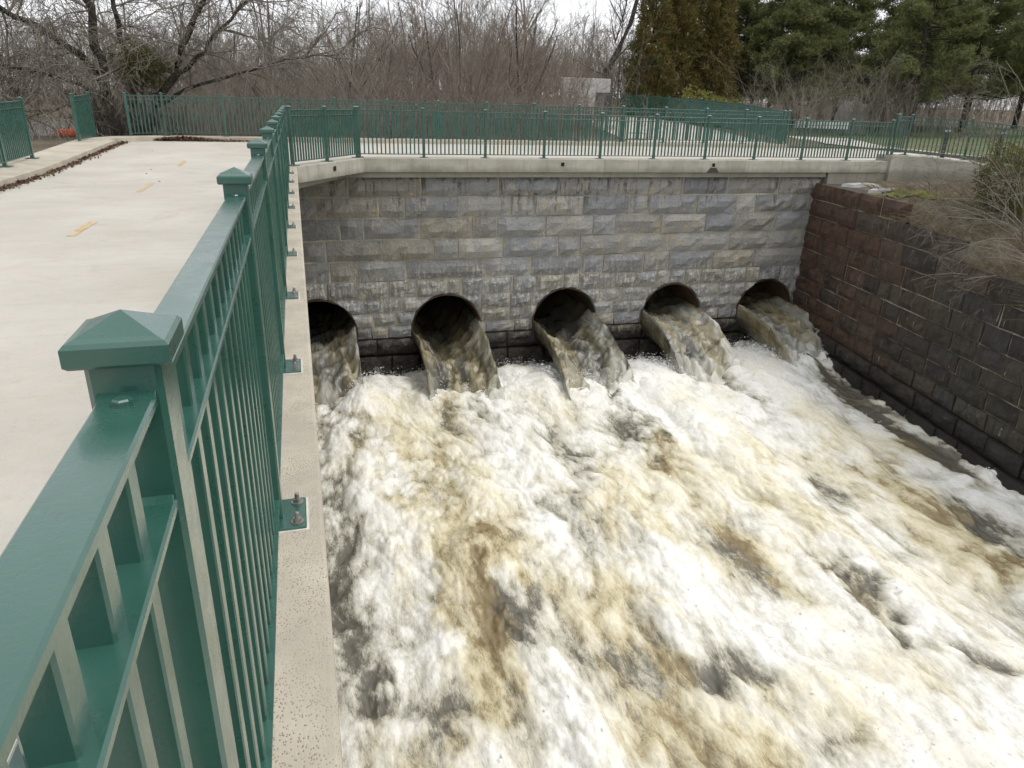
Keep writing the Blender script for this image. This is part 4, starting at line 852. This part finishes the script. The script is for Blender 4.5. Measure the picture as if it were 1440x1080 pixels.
for k, (src, x, y, rz, s, lab) in enumerate([(p2,35.2,54,2.0,1.1,'tall pine set back between the first two pines'),(p1,43.5,47,1.1,1.05,'pine behind the nearest pine, left of it'),(p2,46.5,42.5,4.0,1.0,'wide pine near the right picture edge, behind the end railing'),(p3,45.5,36.5,2.6,.95,'pine at the right edge behind the pale twigs'),(p1,29.3,56,3.6,1.05,'pine rising behind the brown evergreens'),(p3,50.5,52,1.9,1.2,'far pine in the gap above the end railing'),(p2,42.0,57,.6,1.15,'back row pine seen between two pines'),(p1,55.5,46,.6,1.15,'rearmost pine at the right edge'),(p2,33.5,59,5.0,1.2,'pine far back above the brown evergreens'),(p3,35.5,46.5,.9,.8,'low young pine in front of the second pine'),(p1,41.5,43.5,3.3,.9,'pine between the nearest pine and the bare bushes'),(p2,48.0,58,3.9,1.2,'back row pine right of the others'),(p3,33.4,47.0,2.2,1.0,'short full pine in front of the first pine'),(p1,39.8,53,5.2,1.15,'pine filling the gap behind the broad green pine'),(p2,51.5,47,2.9,1.1,'broad pine behind the end railing, left of the rearmost one'),(p3,47.0,48.5,1.2,1.15,'full pine above the end of the far railing')]):
    clone(src, gl(x,y), rz, s, lab, 'pines right of the walkway')
def cedar(seed, h, r, mat):
    rs = np.random.RandomState(seed); N = 2600; z = h*rs.rand(N)**1.15; rad = r*(1-(z/h)**1.6)*(.55+.45*rs.rand(N)**.5)*(1+.3*perlin(z*1.2, rs.rand(N)*3, seed)); a = rs.uniform(0,6.283,N)
    rad *= 1+.25*np.sin(a*3+z*1.7+seed)
    C = np.c_[rad*np.cos(a), rad*np.sin(a), z]; D = np.c_[np.cos(a)*.7, np.sin(a)*.7, np.full(N,1.1)]
    return leaf_cloud(rs, C, D, .06, 7, .34, .035, mat, 'crown')
for k, (x, y, h, r, lab) in enumerate([(23.9,47.5,11,1.7,'olive brown columnar evergreen beside the leaning trunk'),(26.2,48.2,12,1.9,'tallest rust brown columnar evergreen, middle of three'),(28.8,47.6,11,1.9,'rust brown columnar evergreen next to the first pine')]):
    root = empty('columnar_evergreen', gl(x,y)); tag(root, lab, 'tree', 'brown columnar evergreens'); link('crown', cedar(31+k, h, r, MAT['cedar']), root)
    link('trunk', sticks_mesh('trunk', [(np.array([(0,0,-.3),(0,0,h*.5),(0,0,h*.9)]), np.array([.14,.09,.02]))], MAT['bark_dark']), root)
def shrub(name, loc, R3, n, blades, ln, wd, mat, label, seed, up=.4, stems=6):
    rs = np.random.RandomState(seed); c = rs.normal(0,1,(n,3)); c /= np.linalg.norm(c,axis=1,keepdims=True); c *= (.45+.6*rs.rand(n,1)**.6); c *= 1+.25*np.sin(c[:,[0]]*5+seed)*np.cos(c[:,[1]]*4)
    c = c*np.array(R3); d = c/np.linalg.norm(c,axis=1,keepdims=True)*.5+np.array([0,0,up]); c[:,2] += R3[2]*.8; c = c[c[:,2] > -.05]; d = d[:len(c)]
    root = empty(name, loc); tag(root, label, 'shrub'); link('foliage', leaf_cloud(rs, c, d, .05, blades, ln, wd, mat, 'foliage'), root)
    out = []
    for k in range(stems): grow(rs, (0,0,-.1), rs.normal(0,.6,3)+np.array([0,0,1]), R3[2]*1.3, .02, 1, out, 5, .3, 0, (3,5))
    link('stem', sticks_mesh('stem', out, MAT['bark_dark']), root); return root
shrub('rhododendron', (24.3,41.4,float(gz(24.3,41.4))+.2), (1.5,.8,1.15), 420, 10, .17, .03, MAT['rhodo'], 'yellow green leafy shrub below the brown evergreens, behind the ramp railing', 41)
shrub('rhododendron', (26.6,41.8,float(gz(26.6,41.8))+.1), (1.3,.8,1.05), 340, 10, .17, .03, MAT['rhodo'], 'smaller yellow green leafy shrub right of the first, behind the ramp railing', 42)
shrub('yew_shrub', (17.5,13.3,float(bank_z(17.5,13.3))-.1), (.95,1.0,1.05), 560, 16, .11, .010, MAT['needle2'], 'olive green evergreen shrub on the bank at the right picture edge', 43)

# pale bare shrubs hanging over the wing wall from the right bank
def overhang(seed, base, label, dirs, ln, mat='bark_pale'):
    rs = np.random.RandomState(seed); out = []
    for d in dirs: grow(rs, rs.normal(0,.12,3), d, ln*rs.uniform(.8,1.2), .016, 2, out, 7, .30, .16, (4,7), (.35,.6), (.35,.8), .0032, .2)
    split_tree('bare_shrub', out, MAT[mat], MAT[mat], base, label, 'shrub', None, .012)
overhang(51, (16.9,11.9,float(bank_z(16.9,11.9))), 'pale bare shrub on the right bank arching over the wing wall', [(-.9,.1,.9),(-.8,.4,1.2),(-1,-.2,.5),(-.7,-.3,1.0),(-1,.35,.35),(-.5,.5,1.3),(-1,.0,.25),(-.9,.5,.8),(-.6,.1,1.5)], 3.0)
overhang(52, (16.2,10.9,float(bank_z(16.2,10.9))), 'low pale bare shrub trailing down the wing wall at the right edge', [(-1,.4,.35),(-1,.1,.15),(-.9,.6,.5),(-1,-.1,.4),(-.8,.8,.6),(-1,.3,.05),(-.9,.9,.2)], 2.2)
overhang(53, (18.6,14.2,float(bank_z(18.6,14.2))), 'tall grey bare shrub on the bank before the end railing', [(-.5,.2,1.2),(-.7,.1,1.0),(-.3,.3,1.3),(-.8,-.2,.8),(-.1,.2,1.2),(-.9,.3,1.0)], 3.3, 'bark_pale')
overhang(54, (17.3,15.6,float(bank_z(17.3,15.6))), 'small grey twiggy shrub on the bank beside the moss patch', [(-.7,.2,.6),(-.5,-.6,.7),(.3,.1,.9),(-.9,-.3,.5),(-.2,-.8,.6),(.1,.4,.8)], 1.1, 'bark_grey')
def bank_brush():
    rs = np.random.RandomState(61); N = 5200; U = rs.uniform(2.0,13,N); W = -.52+5.0*rs.rand(N)**1.8; x = 16.72-math.sin(PHI)*U+math.cos(PHI)*(W+.62); y = 19.95-math.cos(PHI)*U-.16*(W+.62)
    keep = (fbm(x*.8,y*.8,3,4) > -.25) & (W > .7-.22*U); x, y = x[keep], y[keep]; N = len(x); z = np.array([bank_z(a,b) for a,b in zip(x,y)])
    L_ = rs.uniform(.2,.75,N); d = rs.normal(0,.7,(N,2)); d[:,0] -= .45; t = np.linspace(0,1,4)[None,:]
    P = np.stack([x[:,None]+d[:,:1]*L_[:,None]*t, y[:,None]+d[:,1:]*L_[:,None]*t, z[:,None]-.03+L_[:,None]*(t-.55*t*t)], -1)
    V, F = tubes(P, np.repeat(rs.uniform(.003,.006,N)[:,None],4,1)*np.array([1,.9,.7,.4]), 3)
    tag(link('dry_brush', mesh_np('dry_brush', V, F, MAT['drygrass'], True)), 'dry grass and dead stems covering the right bank', 'dry grass', kind='stuff')
bank_brush()

# ------------------------------------------------------------------ things behind the walkway
hw = empty('headwall', (16.9,41.5,.4)); tag(hw, 'grey square concrete headwall standing behind the rear railing', 'headwall')
MB().box(-1.5,1.45,-.25,.25,-.6,2.5,.03).build('slab', MAT['headwall'], hw); MB().box(-1.55,-.9,-.32,-.26,-.6,2.45,.01).build('buttress', MAT['headwall'], hw); MB().box(.55,1.5,-.31,-.256,.4,1.75,.01).build('gate_plate', MAT['black'], hw)
br = empty('white_barrier', (30.5,37.4,float(gz(30.5,37.4))), -.5); tag(br, 'low white barrier board on the lawn beyond the ramp railing', 'barrier')
MB().box(-1.5,1.5,-.05,.05,.42,.85,.01).build('board', MAT['white'], br)
for sx in (-1.2,1.2): MB().box(sx-.06,sx+.06,-.12,.12,-.1,.42,.01).build('leg', MAT['black'], br)
def boulder(loc, s, label, seed):
    rs = np.random.RandomState(seed); n, m = 22, 14; V = []
    for j in range(m+1):
        ph = math.pi*j/m
        for i in range(n):
            th = 2*math.pi*i/n; d = np.array([math.sin(ph)*math.cos(th), math.sin(ph)*math.sin(th), math.cos(ph)])
            d2 = np.sign(d)*np.abs(d)**.75; r = 1+.13*float(fbm(d[0]*1.7+seed, d[1]*1.7+d[2]*1.3, 3, seed)); V.append(d2*r*np.array(s))
    F = [(j*n+i, (j+1)*n+i, (j+1)*n+(i+1)%n, j*n+(i+1)%n) for j in range(m) for i in range(n)]
    tag(link('boulder', mesh_np('boulder', V, F, MAT['boulder'], False), None, loc), label, 'rock')
boulder((36.0,41.5,float(gz(36,41.5))+.7), (1.1,.8,1.3), 'pale upright boulder under the pines beyond the lawn', 5)
for k, (x, y) in enumerate([(22.3,20.4),(23.9,19.6)]):
    b = empty('bollard', (x,y,.0)); tag(b, ['dark post behind the end railing, left of two', 'dark post behind the end railing, right of two'][k], 'bollard', 'dark posts behind the end railing')
    MB().lathe([(.075,0),(.075,1.05),(.06,1.10),(.02,1.13)], 14).build('shaft', MAT['black'], b, True); MB().lathe([(.083,.92),(.083,.99)], 14).build('band', MAT['steel'], b, True); MB().lathe([(.10,-.1),(.10,.05)], 14).build('foot', MAT['black'], b, True)
ob = empty('orange_float', (-7.45,28.6,-.1), .5); tag(ob, 'orange float lying on the river bank behind the left railing', 'float')
mb = MB(); mb.lathe([(.03,-.30),(.12,-.28),(.16,-.22),(.16,-.07),(.14,-.06),(.14,.06),(.16,.07),(.16,.22),(.12,.28),(.03,.30)], 18); o = mb.build('drum', MAT['orange'], ob, True); o.rotation_euler = (0, math.pi/2, 0); o.location = (0,0,.16)
mb = MB(); mb.lathe([(.02,.29),(.02,.35)], 8); o = mb.build('eyelet', MAT['steel'], ob); o.rotation_euler = (0, math.pi/2, 0); o.location = (0,0,.16)
# leaf litter along the left and rear kerbs
def litter():
    rs = np.random.RandomState(6); N = 3000
    x = np.r_[-4.83+np.abs(rs.normal(0,.09,N//2)), rs.uniform(-4.6,.5,N//2)]; y = np.r_[rs.uniform(9,24.3,N//2), 25.28-np.abs(rs.normal(0,.10,N//2))*np.exp(-(((rs.uniform(-4.6,.5,N//2))+3)/2)**2*0)]
    x[N//2:] = -4.3+np.abs(rs.normal(0,1.5,N-N//2)); z = pz(x,y)+.006+np.abs(rs.normal(0,.02,N))
    heap = np.exp(-((x+3.2)/.9)**2)*(y > 24.7); z += heap*rs.uniform(0,.12,N)
    q = rs.choice(N, 8, False); x[q] = rs.uniform(-4.7,-2.3,8); y[q] = rs.uniform(8,24,8); z[q] = pz(x[q],y[q])+.006
    s = rs.uniform(.018,.05,N); s[q] *= .6; a = rs.uniform(0,6.28,N); u = np.c_[np.cos(a),np.sin(a),rs.normal(0,.5,N)]*s[:,None]; v = np.c_[-np.sin(a),np.cos(a),rs.normal(0,.5,N)]*s[:,None]*.6
    C = np.c_[x,y,z]; V = np.stack([C-u, C-v, C+u, C+v+np.array([0,0,.008])],1).reshape(-1,3); b = np.arange(N)[:,None]*4
    tag(link('leaf_litter', mesh_np('leaf_litter', V, np.concatenate([b+np.array([[0,1,2]]), b+np.array([[0,2,3]])]), MAT['litter'])), 'brown dead leaves gathered along the left and rear kerbs', 'leaves', kind='stuff')
litter()
